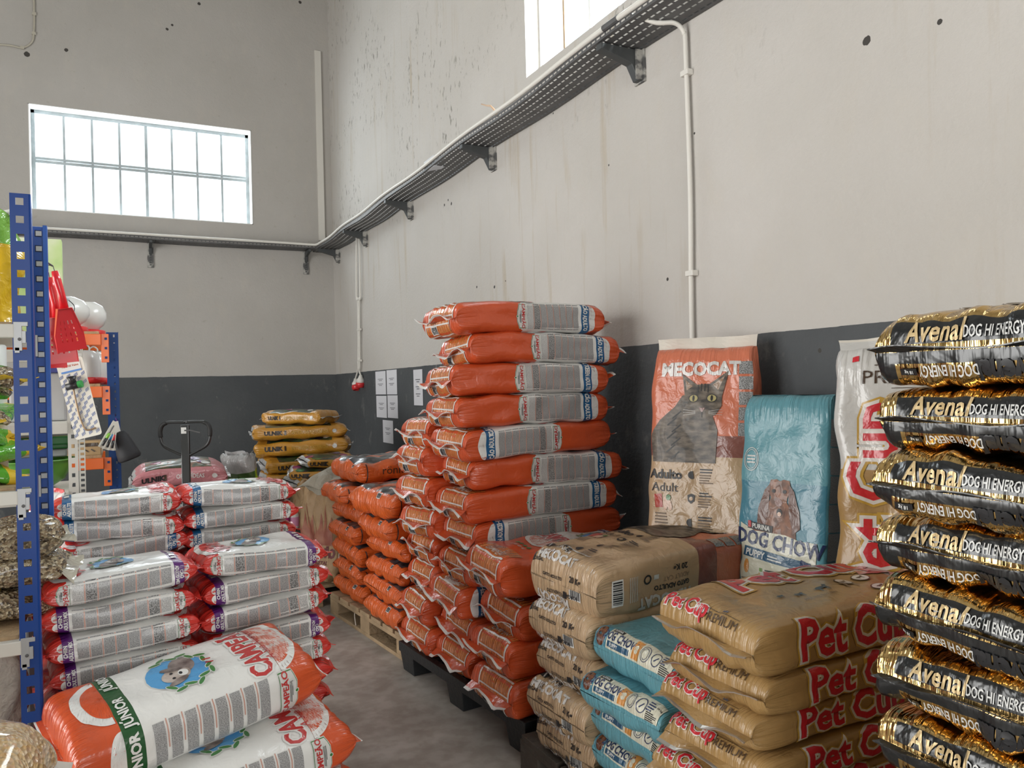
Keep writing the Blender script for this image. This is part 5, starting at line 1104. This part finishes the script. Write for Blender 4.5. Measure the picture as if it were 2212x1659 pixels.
GBOWL = mat('green_basin_plastic', (0.10, 0.30, 0.04), 0.35, coat=0.2); GBOWL_D = mat('dark_green_box_plastic', (0.02, 0.12, 0.03), 0.4)
one('plastic_basin', GBOWL, lambda b, m: b.lathe((-0.32, 3.80, 1.118), [(0, 0.0), (0.06, 0.0), (0.115, 0.035), (0.145, 0.10), (0.152, 0.122), (0.158, 0.122), (0.158, 0.116), (0.14, 0.116), (0.11, 0.04), (0.055, 0.008), (0, 0.008)], m, 36), smooth=True, label='green plastic basin on the cream shelf beside the sack stack', cat='basin')
one('storage_tray', GBOWL_D, lambda b, m: (b.box((-0.30, 3.86, 1.305), (0.22, 0.16, 0.05), m), b.box((-0.30, 3.775, 1.315), (0.24, 0.012, 0.035), m)), bevel=0.006, label='dark green plastic tray stacked above the basin', cat='tray')
one('storage_tray', mat('smoky_plastic', (0.20, 0.21, 0.20), 0.2, coat=0.5), lambda b, m: b.box((-0.30, 3.86, 1.262), (0.21, 0.15, 0.034), m), bevel=0.006, label='smoky clear plastic tray between the basin and the green tray', cat='tray')
TRANS = mat('translucent_box_plastic', (0.50, 0.50, 0.50), 0.3, coat=0.3)
one('storage_box', TRANS, lambda b, m: (b.box((-0.29, 3.80, 1.50), (0.20, 0.20, 0.20), m), b.box((-0.29, 3.80, 1.610), (0.215, 0.215, 0.02), mat('blue_lid_plastic', (0.10, 0.12, 0.40), 0.4))), bevel=0.008, label='translucent storage box with a blue rim behind the hanging card', cat='box')
# ------------------------------------------------------------------ red litter scoops hanging on the blue unit
SRED = mat('scoop_red_plastic', (0.75, 0.02, 0.03), 0.28, coat=0.4)
def scoop(loc, rz, tilt, s, label):
    r = empty('litter_scoop', loc, rz, label=label, cat='scoop', group='red litter scoops hanging by the blue posts'); r.rotation_euler = (0.12, tilt, rz)
    b = MB(); b.tube([(0, 0, 0), (0.0, -0.006, -0.03 * s), (0.004, -0.008, -0.08 * s), (0.004, 0, -0.125 * s)], [0.010 * s, 0.013 * s, 0.011 * s, 0.014 * s], SRED, 12); b.obj('handle', r, smooth=True)
    b = MB(); w0, w1, zt, zb = 0.022 * s, 0.045 * s, -0.125 * s, -0.27 * s; nx, nz = 6, 5
    def X(u, v): w = w0 + (w1 - w0) * min(1, v * 1.6); return (-w + 2 * w * u, 0.0, zt + (zb - zt) * v)
    for i in range(nx):
        for j in range(nz):
            u0, u1, v0, v1 = i / nx, (i + 1) / nx, 0.12 + j / nz * 0.70, 0.12 + (j + 1) / nz * 0.70
            uu = (u0, u0 + (u1 - u0) * 0.36, u0 + (u1 - u0) * 0.64, u1); vv = (v0, v0 + (v1 - v0) * 0.2, v0 + (v1 - v0) * 0.8, v1)
            for p in range(3):
                for q in range(3):
                    if p == 1 and q == 1 and 0 < i < nx - 1 and j > 0: continue
                    b.add([X(uu[p], vv[q]), X(uu[p + 1], vv[q]), X(uu[p + 1], vv[q + 1]), X(uu[p], vv[q + 1])], [(0, 1, 2, 3)], SRED)
    b.add([X(0, 0), X(1, 0), X(1, 0.12), X(0, 0.12)], [(0, 1, 2, 3)], SRED); b.add([X(0, 0.82), X(1, 0.82), X(1, 1), X(0, 1)], [(0, 1, 2, 3)], SRED)
    for u in (0, 1):
        a = [X(u, v) for v in (0, 0.3, 0.6, 1)]; c = [(p[0], -0.03 * s * (1 - k * 0.25), p[2]) for k, p in enumerate(a)]; b.add(a + c, [(0, 1, 5, 4), (1, 2, 6, 5), (2, 3, 7, 6)], SRED)
    b.add([X(0, 0), X(1, 0), (w0, -0.03 * s, zt), (-w0, -0.03 * s, zt)], [(0, 1, 2, 3)], SRED)
    o = b.obj('scoop_blade', r); md = o.modifiers.new('wall', 'SOLIDIFY'); md.thickness = 0.002
    one('hook', steel, lambda b, m: b.tube([(0, 0, 0), (0.0, 0.006, 0.018), (-0.01, 0.012, 0.022), (-0.02, 0.02, 0.02)], 0.0015, m, 6), r)
q = at(118, 586, d=2.62); scoop(tuple(q), 0.25, -0.20, 1.02, 'front red litter scoop hanging by the blue posts, slots across its blade')
q = at(107, 600, d=2.70); scoop(tuple(q), 0.1, -0.12, 1.12, 'longer red litter scoop hanging just behind the front one')
q = at(98, 610, d=2.78); scoop(tuple(q), 0.0, -0.03, 1.15, 'third red litter scoop, mostly hidden behind the blue post')
# ------------------------------------------------------------------ hanging card with valve
CARD = mat('white_card', (0.72, 0.70, 0.62), 0.5); CBLUE = mat('card_blue_print', (0.10, 0.17, 0.42), 0.5)
c0 = at(148, 775, d=3.0); cd = empty('hanging_card', tuple(c0), -0.35, label='white card with a hose valve hanging before the orange shelves', cat='card'); cd.rotation_euler = (0.0, -0.22, -0.35)
pts = []; w, h, rr = 0.050, 0.315, 0.010
for cx_, cz_, t0 in ((w - rr, -rr, 0), (-w + rr, -rr, PI / 2), (-w + rr, -h + rr, PI), (w - rr, -h + rr, 1.5 * PI)):
    pts += [(cx_ + rr * math.cos(t0 + i * PI / 8), cz_ + rr * math.sin(t0 + i * PI / 8)) for i in range(5)]
one('backing_card', CARD, lambda b, m: b.prism(pts, -0.001, 0.001, m), cd)
b = MB(); g = random.Random(2)
for r_ in range(15):
    for c_ in range(4):
        x, z = -0.040 + c_ * 0.027 + (r_ % 2) * 0.010 - 0.003, -0.066 - r_ * 0.0165
        if abs(x) < 0.044:
            for t_ in (-0.005, 0, 0.005): b.box((x + t_, -0.0018, z + t_ * 0.5), (0.0022, 0.0006, 0.006), CBLUE)
            for s_ in (-1, 1): b.box((x, -0.0017, z + s_ * 0.0048), (0.016, 0.0006, 0.0010), CBLUE, Matrix.Rotation(-0.45, 3, 'Y'))
b.obj('printed_pattern', cd)
one('header_label', WTEXT, lambda b, m: (b.box((0, -0.0022, -0.030), (0.076, 0.0008, 0.036), m), b.box((0, -0.0026, -0.050), (0.076, 0.0008, 0.007), mat('sky_rule', (0.10, 0.25, 0.60), 0.5))), cd)
def flat_text(st, h, m, parent, loc, rot, bold=0.02, name='lettering', sx=1.0):
    v, t = text2d(st, bold); b = MB(); b.add([(p[0] * h * sx, p[1] * h, 0) for p in v], [tuple(q) for q in t], m); o = b.obj(name, parent); o.location = loc; o.rotation_euler = rot; return o
flat_text('Fast Fill Valve', 0.008, mat('label_red_ink', (0.50, 0.12, 0.05), 0.5), cd, (0, -0.003, -0.028), (PI / 2, 0, 0))
b = MB(); b.lathe((0.0, -0.018, 0), [(0, -0.075), (0.016, -0.075), (0.018, -0.072), (0.012, -0.085), (0.014, -0.10), (0, -0.10)], BLACK, 18); b.tube([(-0.026, -0.018, -0.108), (0.018, -0.018, -0.108)], 0.013, BLACK, 16); b.obj('valve_body', cd, smooth=True)
one('valve_knob', mat('knob_green', (0.03, 0.28, 0.06), 0.4), lambda b, m: b.tube([(0.018, -0.018, -0.108), (0.032, -0.018, -0.108)], 0.014, m, 14), cd)
one('valve_hose', mat('brass_tube', (0.34, 0.24, 0.15), 0.35, metal=0.5), lambda b, m: b.tube(smooth_path([(-0.006, -0.012, -0.118), (-0.010, -0.008, -0.17), (-0.012, -0.006, -0.23), (-0.006, -0.006, -0.275), (0.006, -0.006, -0.288), (0.035, -0.006, -0.286)]), 0.0035, m, 8), cd, smooth=True)
one('hook', BLACK, lambda b, m: b.tube(smooth_path([(0.012, 0, -0.008), (0.010, -0.004, 0.01), (0.0, 0.0, 0.03), (-0.02, 0.02, 0.045)]), 0.0014, m, 6), cd)
# ------------------------------------------------------------------ orange and blue shelving
OST = mat('orange_steel', (0.72, 0.13, 0.015), 0.4, coat=0.2); BST = mat('deep_blue_steel', (0.004, 0.035, 0.15), 0.5, spec=0.3)
os_ = empty('shelving_unit', (-0.02, 4.60, 0), label='shelving with orange beams and blue post near the back wall', cat='shelf')
for y in (0.0, 0.55):
    b = MB(); slotted(b, BST, -0.026, 0.030, 0, 1.835, 0.042, 0.006, 0.014, 0.014, y); b.box((0.030, y + 0.02, 0.92), (0.002, 0.04, 1.835), BST); b.obj('upright_post', os_)
for z in (1.795, 1.520, 1.145, 0.45):
    one('shelf_beam', OST, lambda b, m: (b.box((-0.66, -0.010, z), (1.22, 0.035, 0.058), m), b.box((-0.66, 0.56, z), (1.22, 0.035, 0.058), m)), os_, bevel=0.003)
    c = one('beam_clip', OST, lambda b, m: b.box((-0.032, -0.016, z - 0.045), (0.036, 0.006, 0.150), m), os_, bevel=0.002)
    one('clip_slots', BST, lambda b, m: [b.box((-0.028, -0.020, z - 0.045 + k), (0.012, 0.003, 0.012), m) for k in (-0.05, 0.0, 0.05)], c)
    one('shelf_board', CHIP, lambda b, m: b.box((-0.66, 0.275, z + 0.036), (1.20, 0.56, 0.016), m), os_)
WPL = mat('milky_plastic', (0.70, 0.69, 0.66), 0.3, coat=0.3); RPL = mat('feeder_red_plastic', (0.68, 0.02, 0.02), 0.35, coat=0.3)
def feeder(loc, s, label, knob=True):
    r = empty('poultry_feeder', loc, 0, label=label, cat='feeder')
    one('feeder_base', RPL, lambda b, m: b.lathe((0, 0, 0), [(0, 0), (0.085 * s, 0), (0.098 * s, 0.012), (0.098 * s, 0.034), (0.092 * s, 0.036), (0.088 * s, 0.018), (0, 0.018)], m, 28), r, smooth=True)
    one('feeder_tank', WPL, lambda b, m: b.lathe((0, 0, 0), [(0.070 * s, 0.020), (0.076 * s, 0.05), (0.074 * s, 0.12 * s), (0.066 * s, 0.165 * s), (0.040 * s, 0.185 * s), (0, 0.188 * s)], m, 28), r, smooth=True)
    if knob: one('handle', WPL, lambda b, m: b.tube(smooth_path([(-0.018 * s, 0, 0.180 * s), (-0.020 * s, 0, 0.205 * s), (0, 0, 0.220 * s), (0.020 * s, 0, 0.205 * s), (0.018 * s, 0, 0.180 * s)]), 0.004, m, 8), r, smooth=True)
feeder((-0.150, 4.74, 1.564), 0.98, 'white poultry drinker with red base on the middle orange shelf, front one'); feeder((-0.115, 4.97, 1.564), 0.98, 'white poultry drinker with red base, the rear one on the middle orange shelf')
def drum(loc, s, label, bucket=False):
    r = empty('poultry_feeder', loc, 0, label=label, cat='feeder')
    one('feeder_base', RPL, lambda b, m: b.lathe((0, 0, 0), [(0, 0), (0.115 * s, 0), (0.125 * s, 0.006), (0.120 * s, 0.034), (0.075 * s, 0.040), (0, 0.04)], m, 28), r, smooth=True)
    one('feeder_tank', WPL, lambda b, m: b.lathe((0, 0, 0), [(0.072 * s, 0.040), (0.110 * s, 0.065), (0.132 * s, 0.10), (0.132 * s, 0.135), (0.105 * s, 0.175), (0.070 * s, 0.190), (0.06 * s, 0.195), (0, 0.195)], m, 28), r, smooth=True)
drum((-0.245, 4.78, 1.840), 0.92, 'large white feeder drum with red base on the top orange shelf'); drum((-0.140, 5.02, 1.840), 0.72, 'smaller white feeder drum behind the large one on the top shelf')
bk = empty('bucket', (-0.315, 4.66, 1.840), 0, label='white bucket with a wire handle on the top orange shelf', cat='bucket')
one('bucket_body', mat('bucket_white', (0.60, 0.62, 0.68), 0.35), lambda b, m: b.lathe((0, 0, 0), [(0, 0), (0.075, 0), (0.095, 0.165), (0.102, 0.168), (0.102, 0.180), (0.092, 0.180), (0.072, 0.006), (0, 0.006)], m, 28), bk, smooth=True)
one('handle', BLACK, lambda b, m: b.tube(smooth_path([(0.10, 0.0, 0.165), (0.125, -0.03, 0.13), (0.11, -0.07, 0.08), (0.03, -0.10, 0.045)]), 0.0022, m, 6), bk)
KBOX = mat('brown_carton', (0.46, 0.31, 0.16), 0.7)
one('carton', KBOX, lambda b, m: b.box((-0.255, 4.67, 1.189 + 0.048), (0.055, 0.10, 0.095), m), bevel=0.002, label='small plain brown carton on the lower orange shelf', cat='carton')
cb = setp(one('carton', KBOX, lambda b, m: b.box((0, 0, 0.038), (0.135, 0.11, 0.076), m), bevel=0.002), 'wide brown carton with printed panel on the lower orange shelf', 'carton'); cb.location = (-0.150, 4.67, 1.189)
one('printed_panel', BRN, lambda b, m: (b.box((0, -0.0565, 0.055), (0.11, 0.001, 0.018), m), [b.box((-0.03 + i * 0.03, -0.0565, 0.025), (0.022, 0.001, 0.006), m, Matrix.Rotation(0.6, 3, 'Y')) for i in range(3)]), cb)
one('plastic_crate', mat('dark_tub_plastic', (0.03, 0.032, 0.035), 0.4), lambda b, m: b.lathe((-0.20, 4.88, 0.494), [(0, 0), (0.16, 0), (0.19, 0.42), (0.20, 0.42), (0.20, 0.44), (0.18, 0.44), (0.15, 0.01), (0, 0.01)], m, 28), smooth=True, label='black round tub under the lowest orange beam', cat='tub')
one('plastic_crate', mat('dark_box_plastic', (0.10, 0.105, 0.11), 0.5), lambda b, m: b.box((-0.24, 4.9, 1.18 + 0.14), (0.28, 0.18, 0.25), m), bevel=0.01, label='dark grey box at the back of the lower orange shelf', cat='box')
# black bag on a purple strap, blister packs
bb_ = empty('treat_bag', tuple(at(268, 960, d=4.05)), 0.3, label='small black bag hanging by a purple strap from the blue post', cat='bag'); BB = mat('black_nylon', (0.015, 0.015, 0.018), 0.7); PST = mat('purple_strap', (0.08, 0.02, 0.16), 0.6)
bb_.rotation_euler = (0, -0.35, 0.0)
one('bag_body', BB, lambda b, m: b.lathe((0, 0, 0), [(0, 0.072), (0.030, 0.070), (0.040, 0.04), (0.055, -0.05), (0.058, -0.075), (0.05, -0.085), (0, -0.087)], m, 24), bb_, smooth=True)
loc = bb_.matrix_basis.inverted()
st = [at(227, 838, d=4.16), at(243, 880, d=4.12), at(254, 915, d=4.08), at(262, 940, d=4.05)]
one('strap', PST, lambda b, m: [b.bar(Matrix.Translation((0, 0, 0)) @ (bb_.rotation_euler.to_matrix().inverted() @ (st[i] - bb_.location)), bb_.rotation_euler.to_matrix().inverted() @ (st[i + 1] - bb_.location), 0.004, 0.013, m) for i in range(3)], bb_)
bcol = [(0.20, 0.45, 0.05), (0.02, 0.22, 0.45), (0.65, 0.04, 0.05), (0.60, 0.05, 0.06), (0.35, 0.33, 0.40)]
for i in range(5):
    q = at(250, 912, d=3.98 + i * 0.012); r = empty('blister_pack', tuple(q), label='blister pack with ' + ['lime', 'blue', 'red', 'dark red', 'grey'][i] + ' handled brush in the hanging fan', cat='pack', group='blister packs fanned on a hook')
    r.rotation_euler = (0, 0.55 - i * 0.19, 0.45)
    one('backing_card', CARD, lambda b, m: b.box((0, 0.004, -0.072), (0.030, 0.001, 0.150), m), r)
    one('brush_handle', mat('brush_%d' % i, bcol[i], 0.35), lambda b, m: b.tube([(0, -0.002, -0.065), (0, -0.002, -0.095)], 0.007, m, 10), r, smooth=True)
    one('brush_tip', BLACK, lambda b, m: b.tube([(0, -0.002, -0.095), (0, -0.002, -0.135)], [0.008, 0.006], m, 10), r, smooth=True)
    one('brush_neck', steel, lambda b, m: b.tube([(0, -0.002, -0.02), (0, -0.002, -0.065)], 0.003, m, 8), r)
# ------------------------------------------------------------------ pallet jack
JB = mat('black_jack_paint', (0.018, 0.019, 0.02), 0.35, coat=0.3)
jk = at(402, 1010, d=4.2); jr = empty('pallet_jack', (jk.x, jk.y, 0), -0.42, label='black pallet jack with a looped handle behind the red sacks', cat='pallet jack')
b = MB(); b.box((0, 0, 0.76), (0.044, 0.022, 1.14), JB); b.obj('handle_bar', jr, bevel=0.004)
lp = [(0.0, 0, 1.345), (0.09, 0, 1.345), (0.118, 0, 1.333), (0.132, 0, 1.305), (0.130, 0, 1.25), (0.112, 0, 1.215), (0.07, 0, 1.190), (0.02, 0, 1.165)]
one('handle_loop', JB, lambda b, m: (b.tube(smooth_path(lp), 0.008, m, 10), b.tube(smooth_path([(-x, y, z) for x, y, z in lp]), 0.008, m, 10)), jr, smooth=True)
one('grip', mat('black_rubber', (0.01, 0.01, 0.01), 0.6), lambda b, m: [b.tube(smooth_path([(s_ * 0.10, 0, 1.343), (s_ * 0.122, 0, 1.330), (s_ * 0.133, 0, 1.300), (s_ * 0.131, 0, 1.265)]), 0.0115, m, 12) for s_ in (-1, 1)], jr, smooth=True)
one('lever', steel, lambda b, m: b.tube(smooth_path([(0.0, -0.012, 1.30), (0.03, -0.014, 1.300), (0.06, -0.012, 1.292), (0.085, -0.012, 1.285)]), 0.004, m, 8), jr)
one('sticker', PALE, lambda b, m: b.box((-0.004, -0.0118, 1.300), (0.028, 0.001, 0.034), m), jr)
one('pump_body', JB, lambda b, m: (b.box((0, 0.03, 0.20), (0.13, 0.13, 0.22), m), b.tube([(0, 0.05, 0.25), (0, 0.05, 0.42)], 0.035, m, 14)), jr, bevel=0.006)
one('fork', JB, lambda b, m: b.box((-0.19, 0.62, 0.085), (0.15, 1.05, 0.05), m), jr, bevel=0.005); one('fork', JB, lambda b, m: b.box((0.19, 0.62, 0.085), (0.15, 1.05, 0.05), m), jr, bevel=0.005)
for s_ in (-1, 1): one('wheel', BLACK, lambda b, m: b.tube([(s_ * 0.04, 0, 0.08), (s_ * 0.085, 0, 0.08)], 0.08, m, 20), jr, smooth=False)
# ------------------------------------------------------------------ soil sacks near the back wall
wood_pallet((0.0, 5.62, 0), 0, 0.80, 1.2, PWOOD_D, 'dark pallet under the pink soil sack pile behind the jack')
SHRINK = film('shrink_wrapped_film', (0.34, 0.33, 0.33), rough=0.18, bump=0.7)
k_w = Sack(0.66, 0.40, 0.13, SHRINK, (SOFT, SOFT), nt=30, nb=36, seam=(0.0, None, None), wr=2)
for i in range(6): make_sack(k_w, 'soil_sack', (0.375, 5.86, 0.146 + 0.123 * (i + 0.5)), 0.02 * (-1) ** i, seed=300 + i, hsc=0.96, label='shrink wrapped grey soil sack, %s below the pink sack' % nth(5 - i), cat='sack', group='wrapped soil sacks behind the jack')
make_sack(K_PNK, 'soil_sack', (0.375, 5.85, 0.886 + 0.075), -0.02, rx=0.10, seed=310, sag=0.03, label='pink soil sack with an orchid picture behind the jack handle', cat='sack')
wood_pallet((0.98, 6.38, 0), 0, 0.82, 1.2, PWOOD_D, 'dark pallet under the amber soil sacks in the far corner')
zz = 0.146; TH_ = [0.115] * 4 + [0.105, 0.125, 0.13, 0.135, 0.12, 0.115]
ks = [K_ULN, K_ULN, K_ULN_P, K_ULN, K_ULN_P, K_ULN, K_ULN, K_ULN, K_ULN, K_ULN]; offx = [0, 0.0, 0.02, 0.02, 0.02, 0.03, 0.03, 0.0, -0.04, -0.02]; rz_ = [0, 0, 0, 0, 0, 0, 0.03, -0.35, -0.12, -0.75]; rx_ = [0] * 6 + [0.2, 0, 0, 0]
for i in range(10):
    t = 9 - i; make_sack(ks[i], 'soil_sack', (1.40 + offx[i], 6.62, zz + TH_[i] / 2), rz_[i] + (0, 0.02)[i % 2], rx=rx_[i] * 0.6, seed=320 + i, hsc=TH_[i] / (0.135 if ks[i] is K_ULN else 0.11) * 1.02, wsc=0.9 if i > 8 else 1, lsc=0.72 if i > 8 else 1, label='amber and grey soil sack, %s of the far corner stack' % nth(t), cat='sack', group='soil sacks in the far corner'); zz += TH_[i]
k_gr = Sack(0.42, 0.28, 0.16, film('green_black_film', (0.06, 0.12, 0.03), bump=0.6), (PINCH, SOFT), nt=28, nb=34, seam=(0.03, ENDW, None), wr=4, m=2.6, gusset=0); k_gr.print.zone(-1, -0.09, 0, k_gr.B, ENDW); k_gr.print.zone(-0.09, 0.02, 0, k_gr.B * 0.5, film('acid_green_film', (0.30, 0.45, 0.02))); k_gr.print.done()
one('crate_base', DGREY, lambda b, m: b.box((0.78, 6.2, 0.33), (0.36, 0.40, 0.66), m), bevel=0.01, label='dark box under the open green sack by the far stack', cat='box')
make_sack(k_gr, 'open_sack', (0.83, 6.13, 0.83), 0.6, ry=PI / 2 - 0.25, seed=340, stand=0.2, label='open green and white sack slumped beside the far soil stack', cat='sack')
# small soil sacks, crates and bottles between
CRT = mat('black_crate_plastic', (0.012, 0.013, 0.014), 0.45)
def crate(loc, w, d, h, label):
    r = empty('plastic_crate', loc, 0, label=label, cat='crate', group='stacked black crates behind the red sacks')
    b = MB(); b.box((0, 0, 0.01), (w, d, 0.02), CRT)
    for z in (h - 0.02, h * 0.5, h * 0.25):
        for s_ in (-1, 1): b.box((0, s_ * (d / 2 - 0.006), z), (w, 0.012, 0.03), CRT); b.box((s_ * (w / 2 - 0.006), 0, z), (0.012, d, 0.03), CRT)
    for i in range(7):
        for s_ in (-1, 1): b.box((-w / 2 + w * i / 6 * 0.96 + 0.01, s_ * (d / 2 - 0.006), h / 2), (0.012, 0.012, h), CRT)
    for i in range(5):
        for s_ in (-1, 1): b.box((s_ * (w / 2 - 0.006), -d / 2 + d * i / 4 * 0.96 + 0.01, h / 2), (0.012, 0.012, h), CRT)
    b.obj('crate_body', r)
cx0, cy0 = 1.06, 5.92
crate((cx0, cy0, 0.0), 0.38, 0.30, 0.24, 'black crate standing on the floor, lowest of the crate pair'); crate((cx0, cy0, 0.245), 0.38, 0.30, 0.235, 'upper black crate holding the white bottles')
BOT = mat('white_bottle_plastic', (0.62, 0.62, 0.60), 0.35); PKL = mat('magenta_label', (0.42, 0.02, 0.20), 0.45); PK2 = mat('pink_label', (0.60, 0.25, 0.42), 0.45)
for i in range(5):
    for j in range(2):
        lab = 'white bottle with magenta label, ' + ['first', 'second', 'third', 'fourth', 'fifth'][i] + ' from the left in the ' + ['front', 'back'][j] + ' row'
        r = empty('bottle', (cx0 - 0.13 + i * 0.072, cy0 - 0.10 + j * 0.085, 0.485), 0, label=lab, cat='bottle', group='white bottles on the black crate')
        one('bottle_body', BOT, lambda b, m: b.lathe((0, 0, 0), [(0, 0), (0.031, 0), (0.033, 0.01), (0.033, 0.10), (0.026, 0.118), (0.018, 0.124), (0, 0.124)], m, 18), r, smooth=True)
        one('cap', BOT, lambda b, m: b.lathe((0, 0, 0), [(0.021, 0.122), (0.022, 0.15), (0.018, 0.153), (0, 0.153)], m, 16), r, smooth=True)
        one('bottle_label', PKL if i % 2 == 0 else PK2, lambda b, m: b.lathe((0, 0, 0), [(0.0337, 0.018), (0.0337, 0.085)], m, 18), r, smooth=True)
one('crate_base', DGREY, lambda b, m: b.box((1.42, 6.08, 0.38), (0.36, 0.36, 0.76), m), bevel=0.01, label='dark bin under the small amber soil sacks', cat='bin')
for i, (x, y, z, r_) in enumerate(((1.34, 6.03, 0.80, 0.3), (1.36, 6.0, 0.875, -0.25), (1.45, 6.02, 0.955, 0.12))): make_sack(K_ULN_S, 'soil_sack', (x, y, z), r_, rx=0.15, seed=350 + i, hsc=0.85, label='small amber soil sack, %s of three before the far stack' % nth(2 - i), cat='sack', group='small amber soil sacks')
# charcoal paper sacks on a wooden pallet
wood_pallet((1.14, 5.36, 0), 0.08, 0.80, 0.62, PWOOD, 'wooden pallet under the brown paper charcoal sacks')
for i, (x, y, r_, t) in enumerate(((1.22, 5.90, 0.3, 0.02), (1.28, 5.68, 0.35, -0.03), (1.33, 5.45, 0.5, 0.05))):
    make_sack(K_CHA, 'charcoal_sack', (x, y, 0.152 + 0.34), r_, ry=-PI / 2 + t, seed=360 + i, stand=0.5, dents=1.2, wsc=0.85, label='brown paper charcoal sack with red print, ' + ['farthest', 'middle one', 'nearest'][i] + ' of three on the pallet', cat='sack', group='brown paper charcoal sacks')
for i, (x, y, z) in enumerate(((1.62, 5.75, 0.26), (1.62, 5.75, 0.48), (1.62, 5.73, 0.70))): make_sack(K_CHA, 'charcoal_sack', (x, y, z), 0.2 * (-1) ** i, seed=370 + i, hsc=1.05, label='brown paper sack lying under the grey woven sack, %s of three' % nth(2 - i), cat='sack', group='brown paper sacks lying behind')
make_sack(K_CRB, 'woven_sack', (1.58, 5.55, 0.89), 0.45, rx=0.12, ry=-0.14, seed=380, sag=0.03, label='grey woven sack lettered in black, lying above the charcoal sacks', cat='sack')
lq = at(667, 1278, z=0.004); one('paper_scrap', paper_m, lambda b, m: b.box(lq, (0.045, 0.06, 0.004), m, Matrix.Rotation(0.5, 3, 'Z')), label='white scrap of paper lying on the concrete floor', cat='litter')
# red and white striped pack and clear bag between the posts and the stacks
k_s = Sack(0.34, 0.20, 0.08, WHITE, (SOFT, PINCH), nt=28, nb=32, seam=(0.015, DRED, None), wr=2, m=3); k_s.print.zone(0.10, 0.14, 0, k_s.B, DRED); k_s.print.zone(-0.02, 0.03, 0, k_s.B * 0.4, DRED); k_s.print.ell(-0.08, k_s.B / 4, 0.03, 0.05, ORG, 1); k_s.print.done()
qs = at(118, 1150, d=3.02); one('crate_base', DGREY, lambda b, m: b.box((-0.235, 3.45, 0.40), (0.16, 0.30, 0.80), m), bevel=0.01, label='dark box standing behind the blue posts', cat='box')
make_sack(k_s, 'snack_bag', (-0.235, 3.42, 0.97), 0.6, ry=-PI / 2, seed=390, stand=0.2, label='red and white snack bag standing behind the blue posts', cat='bag')
